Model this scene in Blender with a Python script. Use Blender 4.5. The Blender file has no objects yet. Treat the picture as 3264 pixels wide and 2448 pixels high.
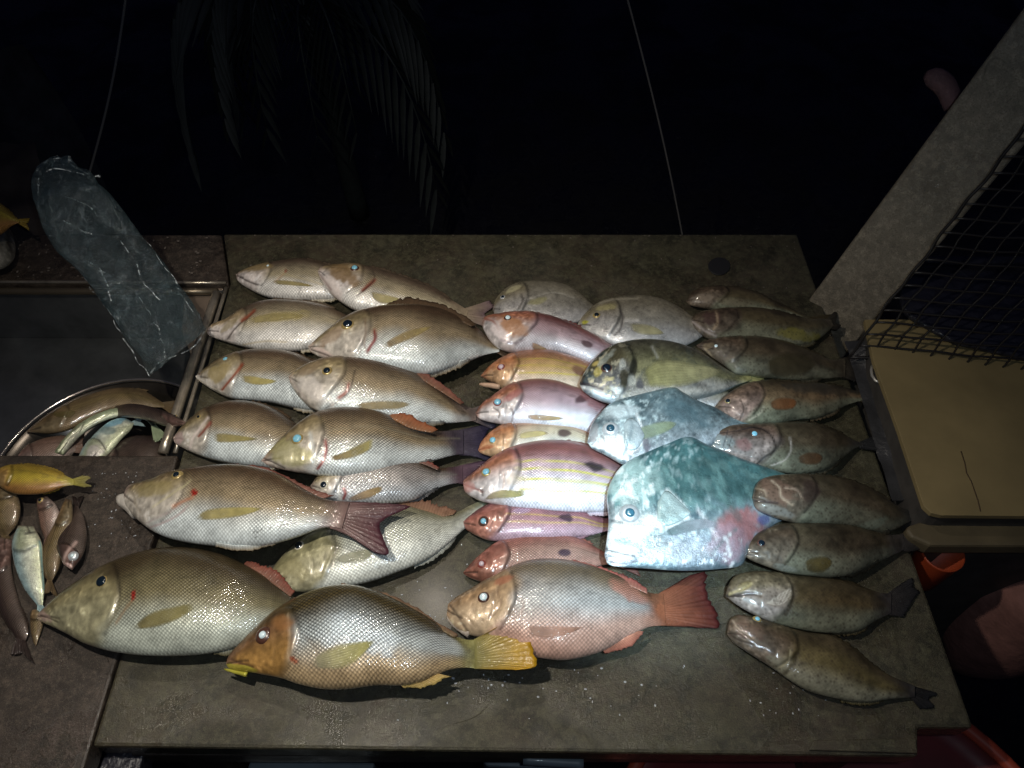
import bpy, math, random
import numpy as np
from mathutils import Vector
from mathutils.bvhtree import BVHTree
random.seed(7); rng = np.random.RandomState(7)
SC = bpy.context.scene
COL = SC.collection

# ------------------------------------------------------------------ camera
ZT = 0.80                      # height of the table top
PITCH = math.radians(52.0)
CAMP = np.array([0.0, 0.0, ZT + 0.93])
FPX, CX, CY = 2453.0, 1632.0, 1224.0
FW = np.array([0, math.cos(PITCH), -math.sin(PITCH)])
UP = np.array([0, math.sin(PITCH), math.cos(PITCH)])
RT = np.array([1.0, 0, 0])
cd = bpy.data.cameras.new('camera'); cam = bpy.data.objects.new('camera', cd); COL.objects.link(cam)
cam.location = CAMP; cam.rotation_euler = (math.pi/2 - PITCH, 0, 0)
cd.sensor_fit = 'HORIZONTAL'; cd.sensor_width = 34.6; cd.lens = 34.6*FPX/3264
cd.clip_start = 0.02; cd.clip_end = 200
SC.camera = cam
SC.render.resolution_x = 1024; SC.render.resolution_y = 768
# ------------------------------------------------------------------ world, lights, exposure (night, lamps, torch, added flash fill)
w = bpy.data.worlds.new('World'); SC.world = w; w.use_nodes = True
bg = w.node_tree.nodes['Background']
bg.inputs[0].default_value = (0.26, 0.32, 1.0, 1); bg.inputs[1].default_value = 0.013
SC.view_settings.view_transform = 'Standard'; SC.view_settings.look = 'None'
SC.view_settings.gamma = 1; SC.view_settings.exposure = 0.12
def spot(name, loc, aim, power, size, blend, col, rad):
    l = bpy.data.lights.new(name, 'SPOT'); l.energy = power; l.spot_size = math.radians(size); l.spot_blend = blend
    l.color = col; l.shadow_soft_size = rad
    o = bpy.data.objects.new(name, l); COL.objects.link(o); o.location = loc
    o.rotation_euler = (Vector(aim) - Vector(loc)).to_track_quat('-Z', 'Y').to_euler()
    return o
spot('overhead_lamp', (-0.34, 0.30, ZT + 1.05), (-0.17, 0.50, ZT), 27.0, 98, 1.0, (1.0, 0.92, 0.80), 0.016)
spot('back_lamp', (-0.20, 0.80, ZT + 1.05), (-0.18, 0.52, ZT), 12.0, 92, 1.0, (1.0, 0.90, 0.78), 0.014)
spot('hand_torch', (0.11, 0.03, ZT + 0.95), (0.185, 0.535, ZT), 68.0, 29, 1.0, (0.64, 0.87, 1.0), 0.012)
spot('flash_fill', (0.04, 0.0, ZT + 0.97), (-0.03, 0.72, ZT), 6.0, 130, 1.0, (0.76, 0.88, 1.0), 0.012)  # added weak wide fill, like a camera flash, reaching the palm

# ------------------------------------------------------------------ helpers
def ray(sx, sy):
    sx = np.asarray(sx, float); sy = np.asarray(sy, float)
    return FW + ((sx - CX)/FPX)[..., None]*RT + ((CY - sy)/FPX)[..., None]*UP
def unp(sx, sy, z):            # point of the place seen at photo pixel (3264 wide) at height z
    d = ray(sx, sy); t = (np.asarray(z) - CAMP[2])/d[..., 2]
    return CAMP + d*t[..., None]
def prj(P):
    q = P - CAMP; f = q @ FW
    return CX + FPX*(q @ RT)/f, CY - FPX*(q @ UP)/f
def U(x, y, z=ZT):             # the same for coordinates on the 2212 wide preview
    return unp(np.float64(x/0.6777), np.float64(y/0.6777), z)
def ss(a, b, x):
    t = np.clip((x - a)/(b - a), 0, 1); return t*t*(3 - 2*t)
def mix(a, b, t):
    return a + (np.asarray(b) - a)*t[..., None]
_perm = rng.rand(64, 64, 64)
def noise(P, f=1.0, seed=0.0):
    q = P*f + seed + 100.0; i = np.floor(q).astype(int); r = q - i; r = r*r*(3 - 2*r)
    out = 0
    for a in (0, 1):
        for b in (0, 1):
            for c in (0, 1):
                wgt = (r[..., 0] if a else 1-r[..., 0])*(r[..., 1] if b else 1-r[..., 1])*(r[..., 2] if c else 1-r[..., 2])
                out = out + wgt*_perm[(i[..., 0]+a) % 64, (i[..., 1]+b) % 64, (i[..., 2]+c) % 64]
    return out
def smooth_poly(pts, n, us=None):
    p = np.array(pts, float)
    if len(p) > 2:
        q = np.vstack([2*p[0]-p[1], p, 2*p[-1]-p[-2]]); o = []
        for i in range(1, len(q)-2):
            t = np.linspace(0, 1, 14, endpoint=False)[:, None]
            o.append(.5*((2*q[i]) + (q[i+1]-q[i-1])*t + (2*q[i-1]-5*q[i]+4*q[i+1]-q[i+2])*t**2 + (3*q[i]-q[i-1]-3*q[i+1]+q[i+2])*t**3))
        p = np.vstack(o + [p[-1:]])
    s = np.concatenate([[0], np.cumsum(np.linalg.norm(np.diff(p, axis=0), axis=1))]); s /= s[-1]
    if us is None: us = np.linspace(0, 1, n)
    return np.stack([np.interp(us, s, p[:, 0]), np.interp(us, s, p[:, 1])], 1)

def mesh_obj(name, V, F, mat, parent=None, origin=None, cols=None, uv=None, smooth=True):
    V = np.asarray(V, float)
    if origin is not None: V = V - np.asarray(origin)
    me = bpy.data.meshes.new(name); me.from_pydata(V.tolist(), [], F)
    if smooth: me.polygons.foreach_set('use_smooth', [True]*len(me.polygons))
    if cols is not None:
        a = me.color_attributes.new('pig', 'FLOAT_COLOR', 'POINT'); a.data.foreach_set('color', np.asarray(cols, np.float32).ravel())
    if uv is not None:
        a = me.attributes.new('suv', 'FLOAT2', 'POINT'); a.data.foreach_set('vector', np.asarray(uv, np.float32).ravel())
    me.materials.append(mat); me.update()
    o = bpy.data.objects.new(name, me); COL.objects.link(o)
    if parent is not None: o.parent = parent
    return o
def thing(name, label, cat, loc=(0, 0, 0), group=None):
    o = bpy.data.objects.new(name, None); COL.objects.link(o); o.location = loc; o.empty_display_size = .05
    o['label'] = label; o['category'] = cat
    if group: o['group'] = group
    return o
def tag(o, label, cat, group=None):
    o['label'] = label; o['category'] = cat
    if group: o['group'] = group
    return o
def grid_faces(n, m, closed_m=False, off=0):
    F = []
    mm = m if closed_m else m-1
    for i in range(n-1):
        for j in range(mm):
            k = (j+1) % m
            F.append((off+i*m+j, off+i*m+k, off+(i+1)*m+k, off+(i+1)*m+j))
    return F
def box_geo(lo, hi, bev=0.0):
    x0, y0, z0 = lo; x1, y1, z1 = hi
    V = [(x0,y0,z0),(x1,y0,z0),(x1,y1,z0),(x0,y1,z0),(x0,y0,z1),(x1,y0,z1),(x1,y1,z1),(x0,y1,z1)]
    F = [(3,2,1,0),(4,5,6,7),(0,1,5,4),(1,2,6,5),(2,3,7,6),(3,0,4,7)]
    return V, F
def bevel(o, w_, seg=2):
    m = o.modifiers.new('bevel', 'BEVEL'); m.width = w_; m.segments = seg; m.limit_method = 'ANGLE'; return o
def slab(name, corners, z0, z1, mat, parent=None, origin=None, bev=0.002):
    c = [(float(p[0]), float(p[1])) for p in corners]; n = len(c)
    area = sum(c[i][0]*c[(i+1) % n][1]-c[(i+1) % n][0]*c[i][1] for i in range(n))
    if area < 0: c = c[::-1]
    V = [(x, y, z0) for x, y in c] + [(x, y, z1) for x, y in c]
    F = [tuple(range(n-1, -1, -1)), tuple(range(n, 2*n))] + [(i, (i+1) % n, n+(i+1) % n, n+i) for i in range(n)]
    o = mesh_obj(name, V, F, mat, parent, origin, smooth=False)
    if bev: bevel(o, bev)
    return o
def tube_geo(pts, r, n=8, closed=False):
    P = np.array(pts, float); V = []; F = []
    if np.isscalar(r): r = [r]*len(P)
    ref = np.array([0.13, 0.31, 0.94])
    for i in range(len(P)):
        t = P[min(i+1, len(P)-1)] - P[max(i-1, 0)]
        if closed: t = P[(i+1) % len(P)] - P[i-1]
        t = t/ (np.linalg.norm(t)+1e-9)
        a = np.cross(t, ref); a /= np.linalg.norm(a)+1e-9; b = np.cross(t, a)
        for k in range(n):
            th = 2*math.pi*k/n
            V.append(P[i] + r[i]*(a*math.cos(th)+b*math.sin(th)))
    L = len(P)
    for i in range(L if closed else L-1):
        for k in range(n):
            F.append((i*n+k, i*n+(k+1) % n, ((i+1) % L)*n+(k+1) % n, ((i+1) % L)*n+k))
    if not closed:
        F.append(tuple(range(n-1, -1, -1))); F.append(tuple((L-1)*n+k for k in range(n)))
    return V, F

# ------------------------------------------------------------------ materials
class NT:
    def __init__(s, name):
        s.m = bpy.data.materials.new(name); s.m.use_nodes = True; s.t = s.m.node_tree
        s.b = s.t.nodes['Principled BSDF']; s.out = s.t.nodes['Material Output']
    def n(s, typ, **kw):
        nd = s.t.nodes.new(typ)
        for k, v in kw.items(): setattr(nd, k, v)
        return nd
    def put(s, sock, v):
        if hasattr(v, 'is_output') or isinstance(v, bpy.types.NodeSocket): s.t.links.new(v, sock)
        else: sock.default_value = v
    def math(s, op, *a, clamp=False):
        nd = s.n('ShaderNodeMath', operation=op, use_clamp=clamp)
        for i, v in enumerate(a): s.put(nd.inputs[i], v)
        return nd.outputs[0]
    def mixc(s, f, a, b, blend='MIX'):
        nd = s.n('ShaderNodeMix', data_type='RGBA', blend_type=blend)
        s.put(nd.inputs[0], f); s.put(nd.inputs[6], a); s.put(nd.inputs[7], b); return nd.outputs[2]
    def noise(s, scale, detail=4, rough=.6, vec=None, dist=0):
        nd = s.n('ShaderNodeTexNoise'); nd.inputs['Scale'].default_value = scale; nd.inputs['Detail'].default_value = detail
        nd.inputs['Roughness'].default_value = rough; nd.inputs['Distortion'].default_value = dist
        if vec is None:
            g = s.n('ShaderNodeNewGeometry'); vec = g.outputs['Position']
        s.put(nd.inputs['Vector'], vec); return nd.outputs[0]
    def ramp(s, v, stops):
        nd = s.n('ShaderNodeValToRGB'); e = nd.color_ramp.elements
        while len(e) < len(stops): e.new(.5)
        for k, (p, c) in enumerate(stops):
            e[k].position = p; e[k].color = (c if len(c) == 4 else tuple(c)+(1,)) if not np.isscalar(c) else (c, c, c, 1)
        s.put(nd.inputs[0], v); return nd.outputs[0]
    def bump(s, h, dist, strength=1.0, nrm=None):
        nd = s.n('ShaderNodeBump'); nd.inputs['Distance'].default_value = dist; nd.inputs['Strength'].default_value = strength
        s.put(nd.inputs['Height'], h)
        if nrm is not None: s.put(nd.inputs['Normal'], nrm)
        return nd.outputs[0]
    def set(s, **kw):
        for k, v in kw.items(): s.put(s.b.inputs[k.replace('_', ' ')], v)
        return s.m

def skin_mat(name, metallic=.12, rough=.36, coat=.9, kscale=1.15, spots=None, bumpd=.00045, blot=0.18, foil=False):
    t = NT(name)
    a = t.n('ShaderNodeAttribute', attribute_name='pig'); uv = t.n('ShaderNodeAttribute', attribute_name='suv')
    wob = t.n('ShaderNodeTexNoise'); wob.inputs['Scale'].default_value = 45
    g = t.n('ShaderNodeNewGeometry'); t.put(wob.inputs['Vector'], g.outputs['Position'])
    vm = t.n('ShaderNodeVectorMath', operation='SCALE'); t.put(vm.inputs[0], wob.outputs['Color']); vm.inputs['Scale'].default_value = .7
    va = t.n('ShaderNodeVectorMath', operation='ADD'); t.put(va.inputs[0], uv.outputs['Vector']); t.put(va.inputs[1], vm.outputs[0])
    sep = t.n('ShaderNodeSeparateXYZ'); t.put(sep.inputs[0], va.outputs[0])
    def cell(off):
        fx = t.math('SUBTRACT', t.math('FRACT', t.math('ADD', sep.outputs[0], off)), .5)
        fy = t.math('SUBTRACT', t.math('FRACT', t.math('ADD', sep.outputs[1], off)), .5)
        # crescent: forward-leaning distance
        fx2 = t.math('ADD', fx, t.math('MULTIPLY', t.math('MULTIPLY', fy, fy), .9))
        return t.math('SQRT', t.math('ADD', t.math('MULTIPLY', t.math('MULTIPLY', fx2, fx2), 1.25), t.math('MULTIPLY', fy, fy)))
    f = t.math('MULTIPLY', t.math('MINIMUM', cell(0.0), cell(.5)), 2.0)
    n1 = t.noise(60, 3); n2 = t.noise(900, 2)
    vary = t.noise(260, 2)
    msk = a.outputs['Alpha']
    k = t.math('MULTIPLY', msk, t.math('MULTIPLY', kscale, t.math('ADD', .25, t.math('MULTIPLY', t.noise(28, 2), 1.5))))
    fac = t.math('ADD', 1.0, t.math('MULTIPLY', k, t.math('SUBTRACT', .55, f)))
    fac = t.math('MULTIPLY', fac, t.math('ADD', 1-blot, t.math('MULTIPLY', n1, 2*blot)))
    fac = t.math('MULTIPLY', fac, t.math('ADD', .8, t.math('MULTIPLY', vary, .4)))
    vs = t.n('ShaderNodeVectorMath', operation='SCALE'); t.put(vs.inputs[0], a.outputs['Color']); t.put(vs.inputs['Scale'], fac)
    base = vs.outputs[0]
    if spots:
        vo = t.n('ShaderNodeTexVoronoi'); vo.inputs['Scale'].default_value = spots[0]; t.put(vo.inputs['Vector'], g.outputs['Position'])
        sp = t.math('SUBTRACT', 1.0, t.math('SMOOTH_MIN', t.math('MULTIPLY', vo.outputs['Distance'], spots[1]), 1.0, .2), clamp=True)
        base = t.mixc(t.math('MULTIPLY', sp, spots[3]), base, spots[2])
    h = t.math('ADD', t.math('MULTIPLY', t.math('MULTIPLY', t.math('SUBTRACT', 1.0, f), msk), 1.0), t.math('MULTIPLY', n2, .25))
    nb = t.bump(h, bumpd)
    nb2 = t.bump(t.noise(120, 4), .0016, .35, nb)
    cn = t.bump(t.noise(70, 2), .0012, .35); cn = t.bump(t.noise(480, 2), .00035, .5, cn); cn = t.bump(h, bumpd*.35, 1.0, cn)
    if foil: nb2 = t.bump(t.noise(330, 4, .7), .0011, .8, nb2)
    return t.set(Base_Color=base, Normal=nb2, Metallic=metallic, Roughness=t.math('ADD', rough-.12, t.math('MULTIPLY', n1, .24)),
                 Coat_Weight=coat, Coat_Roughness=.06, Coat_Normal=cn, Specular_IOR_Level=.3)
M = {}
M['emp'] = skin_mat('emperor_skin')
M['snap'] = skin_mat('snapper_skin', kscale=1.0)
M['dark'] = skin_mat('dark_scaled_skin', kscale=1.7, metallic=.2)
M['silver'] = skin_mat('silver_skin', metallic=.35, rough=.30, kscale=.03, bumpd=.00003, blot=.5, foil=True)
M['group'] = skin_mat('grouper_skin', kscale=.15, bumpd=.0002, spots=(190, 2.3, (.035, .024, .015, 1), .7), rough=.5, metallic=.0, blot=.5, coat=.7)
def fin_mat():
    t = NT('fin_membrane'); a = t.n('ShaderNodeAttribute', attribute_name='pig'); uv = t.n('ShaderNodeAttribute', attribute_name='suv')
    sep = t.n('ShaderNodeSeparateXYZ'); t.put(sep.inputs[0], uv.outputs['Vector'])
    rays = t.math('ABSOLUTE', t.math('SINE', t.math('MULTIPLY', sep.outputs[0], 70)))
    fac = t.math('ADD', .98, t.math('MULTIPLY', rays, .14)); fac = t.math('MULTIPLY', fac, t.math('ADD', .5, t.math('MULTIPLY', t.noise(60, 5), 1.0)))
    vs = t.n('ShaderNodeVectorMath', operation='SCALE'); t.put(vs.inputs[0], a.outputs['Color']); t.put(vs.inputs['Scale'], fac)
    nb = t.bump(rays, .0003); nb = t.bump(t.noise(150, 3), .002, .5, nb)
    return t.set(Base_Color=vs.outputs[0], Normal=nb, Roughness=.5, Coat_Weight=.2, Coat_Roughness=.12, Coat_Normal=nb, Specular_IOR_Level=.25)
M['fin'] = fin_mat()
def pfin_mat():
    m = fin_mat(); m.name = 'side_fin_membrane'; nt_ = m.node_tree; b = nt_.nodes['Principled BSDF']; out = nt_.nodes['Material Output']
    tr = nt_.nodes.new('ShaderNodeBsdfTransparent'); mx = nt_.nodes.new('ShaderNodeMixShader'); n_ = nt_.nodes.new('ShaderNodeTexNoise'); n_.inputs['Scale'].default_value = 70
    uv = nt_.nodes.new('ShaderNodeAttribute'); uv.attribute_name = 'suv'; sp = nt_.nodes.new('ShaderNodeSeparateXYZ'); nt_.links.new(uv.outputs['Vector'], sp.inputs[0])
    g = nt_.nodes.new('ShaderNodeNewGeometry'); nt_.links.new(g.outputs['Position'], n_.inputs['Vector'])
    # membrane clears towards its edges and at root and tip
    a = nt_.nodes.new('ShaderNodeMath'); a.operation = 'PINGPONG'; nt_.links.new(sp.outputs[0], a.inputs[0]); a.inputs[1].default_value = .225
    b2 = nt_.nodes.new('ShaderNodeMapRange'); nt_.links.new(a.outputs[0], b2.inputs[0]); b2.inputs[1].default_value = 0; b2.inputs[2].default_value = .10; b2.inputs[3].default_value = .0; b2.inputs[4].default_value = .62
    c = nt_.nodes.new('ShaderNodeMath'); c.operation = 'PINGPONG'; nt_.links.new(sp.outputs[1], c.inputs[0]); c.inputs[1].default_value = .5
    d = nt_.nodes.new('ShaderNodeMapRange'); nt_.links.new(c.outputs[0], d.inputs[0]); d.inputs[2].default_value = .14
    e = nt_.nodes.new('ShaderNodeMath'); e.operation = 'MULTIPLY'; nt_.links.new(b2.outputs[0], e.inputs[0]); nt_.links.new(d.outputs[0], e.inputs[1])
    f = nt_.nodes.new('ShaderNodeMath'); f.operation = 'MULTIPLY_ADD'; nt_.links.new(n_.outputs[0], f.inputs[0]); f.inputs[1].default_value = .9; f.inputs[2].default_value = .45
    h = nt_.nodes.new('ShaderNodeMath'); h.operation = 'MULTIPLY'; h.use_clamp = True; nt_.links.new(e.outputs[0], h.inputs[0]); nt_.links.new(f.outputs[0], h.inputs[1])
    nt_.links.new(h.outputs[0], mx.inputs[0]); nt_.links.new(tr.outputs[0], mx.inputs[1]); nt_.links.new(b.outputs[0], mx.inputs[2]); nt_.links.new(mx.outputs[0], out.inputs[0])
    return m
M['pfin'] = pfin_mat()
_pm = {}
def plain(name, col, rough=.5, metallic=0.0, coat=0.0, nz=0.0, nscale=40, bumpd=0.0):
    key = (name,)
    if key in _pm: return _pm[key]
    t = NT(name)
    c = tuple(col)+(1,)
    if nz:
        f = t.noise(nscale, 5); c2 = tuple(x*(1-nz) for x in col)+(1,); c1 = tuple(min(1, x*(1+nz*.7)) for x in col)+(1,)
        b = t.mixc(t.ramp(f, [(.3, 0.0), (.7, 1.0)]), c2, c1)
        t.set(Base_Color=b)
        if bumpd: t.set(Normal=t.bump(f, bumpd))
    else: t.set(Base_Color=c)
    t.set(Roughness=rough, Metallic=metallic, Coat_Weight=coat)
    _pm[key] = t.m; return t.m
EYEM = {'gold': plain('gold_iris', (.40, .30, .12), .3, .3, .5, .4, 400), 'white': plain('pale_iris', (.72, .68, .55), .3, .2, .5),
        'brown': plain('dark_brown_iris', (.07, .03, .02), .3, 0, .6), 'red': plain('red_brown_iris', (.22, .05, .04), .3, 0, .6),
        'silver': plain('silver_iris', (.55, .58, .60), .3, .4, .5, .2, 300)}
PUPM = {'cyan': plain('blue_eyeshine_pupil', (.20, .48, .62), .3, 0, 1.0, .25, 500), 'dark': plain('black_pupil', (.006, .012, .02), .12, 0, 1.0),  # cyan: blue flash eyeshine painted as a pale pupil colour
        'white': plain('white_eyeshine_pupil', (.66, .82, .88), .3, 0, 1.0, .2, 500), 'blue': plain('steel_blue_pupil', (.04, .13, .19), .2, 0, 1.0, .4, 400), 'blueblack': plain('blue_black_pupil', (.02, .06, .09), .15, 0, 1.0), 'pink': plain('milky_pink_pupil', (.55, .45, .50), .3, 0, 1.0, .2, 500)}  # white: flash eyeshine painted as a bluish white disc

# ------------------------------------------------------------------ the fish
A = (600, 750, 2.107); B = (500, 1150, 2.011); C = (100, 1400, 2.011); D = (600, 1700, 1.8433); E = (1400, 850, 2.212)
Fc = (1350, 1350, 2.074); G = (2100, 850, 2.37); H = (2200, 1450, 1.6626); J = (0, 1100, 1.6586); S = (0, 0, .6777)
B5 = (1900, 1350, 3.0167)
PAL = {
 'emp':   dict(d=(.075,.047,.027), m=(.27,.215,.135), b=(.56,.62,.63), h=(.30,.24,.13), lip=(.50,.38,.33), hb=(.52,.48,.42)),
 'emp_pale': dict(d=(.11,.078,.052), m=(.35,.30,.20), b=(.62,.61,.58), h=(.36,.27,.15), lip=(.60,.46,.42), hb=(.66,.60,.57)),
 'emp_green': dict(d=(.050,.037,.019), m=(.155,.135,.072), b=(.42,.46,.40), h=(.24,.21,.11), lip=(.36,.26,.2), hb=(.34,.32,.2)),
 'emp_white': dict(d=(.20,.19,.12), m=(.46,.48,.42), b=(.62,.66,.62), h=(.26,.24,.13), lip=(.35,.3,.2), hb=(.36,.34,.22)),
 'yellow': dict(d=(.060,.045,.018), m=(.29,.33,.34), b=(.38,.28,.16), h=(.18,.095,.045), lip=(.22,.13,.08), hb=(.36,.20,.06)),
 'red':   dict(d=(.12,.088,.055), m=(.38,.37,.36), b=(.54,.34,.27), h=(.34,.22,.12), lip=(.42,.28,.17), hb=(.50,.38,.25)),
 'pink':  dict(d=(0.200,0.078,0.074), m=(0.420,0.312,0.350), b=(0.640,0.634,0.700), h=(0.360,0.146,0.080), lip=(0.360,0.177,0.138), hb=(0.580,0.541,0.541)),
 'orange': dict(d=(0.297,0.132,0.072), m=(0.450,0.299,0.135), b=(0.522,0.422,0.324), h=(0.450,0.185,0.081), lip=(0.450,0.211,0.126), hb=(0.504,0.317,0.180)),
 'mauve': dict(d=(0.198,0.085,0.099), m=(0.252,0.128,0.153), b=(0.342,0.230,0.270), h=(0.252,0.093,0.072), lip=(0.252,0.093,0.081), hb=(0.324,0.145,0.108)),
 'rust':  dict(d=(0.224,0.088,0.068), m=(0.264,0.160,0.128), b=(0.288,0.160,0.128), h=(0.256,0.104,0.076), lip=(0.256,0.112,0.085), hb=(0.272,0.120,0.085)),
 'trev':  dict(d=(0.255,0.229,0.166), m=(0.306,0.290,0.248), b=(0.442,0.440,0.442), h=(0.255,0.220,0.138), lip=(0.340,0.317,0.276), hb=(0.408,0.396,0.386)),
 'goldblack': dict(d=(0.090,0.083,0.056), m=(0.225,0.210,0.112), b=(0.360,0.338,0.304), h=(0.090,0.075,0.040), lip=(0.075,0.068,0.064), hb=(0.180,0.180,0.176)),
 'blue':  dict(d=(0.124,0.178,0.197), m=(0.223,0.277,0.299), b=(0.384,0.436,0.476), h=(0.273,0.356,0.381), lip=(0.248,0.277,0.313), hb=(0.496,0.541,0.571)),
 'teal':  dict(d=(0.069,0.163,0.169), m=(0.108,0.204,0.213), b=(0.301,0.348,0.400), h=(0.140,0.287,0.294), lip=(0.215,0.240,0.275), hb=(0.355,0.432,0.463)),
 'group': dict(d=(0.053,0.041,0.022), m=(0.083,0.067,0.036), b=(0.138,0.143,0.101), h=(0.075,0.052,0.033), lip=(0.096,0.074,0.053), hb=(0.117,0.094,0.070)),
 'group2': dict(d=(0.049,0.039,0.023), m=(0.071,0.056,0.035), b=(0.124,0.127,0.092), h=(0.066,0.045,0.029), lip=(0.093,0.064,0.047), hb=(0.106,0.086,0.064)),
 'brownfish': dict(d=(0.136,0.093,0.048), m=(0.161,0.118,0.054), b=(0.186,0.136,0.078), h=(0.149,0.099,0.048), lip=(0.136,0.093,0.060), hb=(0.161,0.124,0.072)),
 'yellowfish': dict(d=(0.288,0.198,0.032), m=(0.396,0.304,0.040), b=(0.259,0.132,0.040), h=(0.245,0.145,0.040), lip=(0.216,0.132,0.080), hb=(0.245,0.158,0.064)),
 'sardine': dict(d=(.40,.48,.30), m=(.46,.52,.34), b=(.62,.66,.50), h=(.30,.34,.2), lip=(.3,.34,.2), hb=(.5,.5,.4)),
 'brightsilver': dict(d=(.36,.50,.52), m=(.70,.74,.62), b=(.56,.60,.42), h=(.40,.45,.30), lip=(.4,.4,.3), hb=(.6,.62,.45)),
 'pinkfish': dict(d=(0.165,0.099,0.073), m=(0.209,0.143,0.114), b=(0.264,0.209,0.182), h=(0.187,0.110,0.088), lip=(0.220,0.138,0.104), hb=(0.220,0.165,0.146)),
 'darkfish': dict(d=(0.036,0.024,0.021), m=(0.060,0.042,0.033), b=(0.096,0.072,0.060), h=(0.054,0.036,0.030), lip=(0.180,0.120,0.102), hb=(0.120,0.072,0.060)),
}
def seg_dist(x, y, pts):
    best = np.full(x.shape, 1e9); p = smooth_poly(pts, 40)
    for (ax, ay), (bx, by) in zip(p[:-1], p[1:]):
        dx, dy = bx-ax, by-ay; L = dx*dx+dy*dy+1e-9
        t = np.clip(((x-ax)*dx+(y-ay)*dy)/L, 0, 1)
        best = np.minimum(best, np.hypot(x-ax-t*dx, y-ay-t*dy))
    return best

def shell(name, Pt, mat, parent, origin, cols, uvs, th=.0012, down=None):
    n, m, _ = Pt.shape
    if down is None: down = np.array([0, 0, -1.0])
    V = np.concatenate([Pt.reshape(-1, 3), (Pt + down*th).reshape(-1, 3)])
    F = grid_faces(n, m); k = n*m
    F2 = [tuple(x+k for x in f[::-1]) for f in F]
    rim = []
    loop = [i*m for i in range(n)] + [(n-1)*m+j for j in range(1, m)] + [i*m+m-1 for i in range(n-2, -1, -1)] + [j for j in range(m-2, 0, -1)]
    for a, b in zip(loop, loop[1:]+loop[:1]): rim.append((a, b, b+k, a+k))
    c = cols.reshape(-1, 4); uv = uvs.reshape(-1, 2)
    return mesh_obj(name, V, F+F2+rim, mat, parent, origin, np.vstack([c, c]), np.vstack([uv, uv]))

def fin(name, crop, base, edge, zb, ze, cb, ce, root, org, n=34, m=9, rag=.03, ripple=.0009, th=.0011, dark_edge=None):
    x0, y0, s = crop
    b = smooth_poly(base, n); e = smooth_poly(edge, n)
    jj = 1 + rag*(rng.rand(n)-.5)*2
    e = b + (e-b)*jj[:, None]
    t = np.linspace(0, 1, m)[None, :, None]
    px = b[:, None]*(1-t) + e[:, None]*t
    zb = np.interp(np.linspace(0, 1, n), np.linspace(0, 1, len(zb)), zb) if not np.isscalar(zb) else np.full(n, zb)
    ze_ = np.interp(np.linspace(0, 1, n), np.linspace(0, 1, len(ze)), ze) if not np.isscalar(ze) else np.full(n, ze)
    z = zb[:, None]*(1-t[..., 0]) + ze_[:, None]*t[..., 0]
    P = unp(px[..., 0]/s + x0, px[..., 1]/s + y0, z)
    k = np.arange(n)[:, None]
    P[..., 2] += ripple*np.sin(k*2.4)*t[..., 0] + .003*(noise(P, 40)-.5)*t[..., 0]
    cb = np.array(cb); ce = np.array(ce)
    col = cb*(1-t) + ce*t + 0*P
    if dark_edge is not None: col = mix(col, np.array(dark_edge), ss(.8, 1, t[..., 0]+0*k))
    col = col*(.85+.3*noise(P, 160))[..., None]
    col = np.concatenate([col, np.ones(col.shape[:2]+(1,))], 2)
    uv = np.stack([np.repeat(np.linspace(0, 1, n)[:, None], m, 1), np.repeat(np.linspace(0, 1, m)[None], n, 0)], 2)
    return shell(name, P, M['fin'], root, org, col, uv, th)

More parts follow.
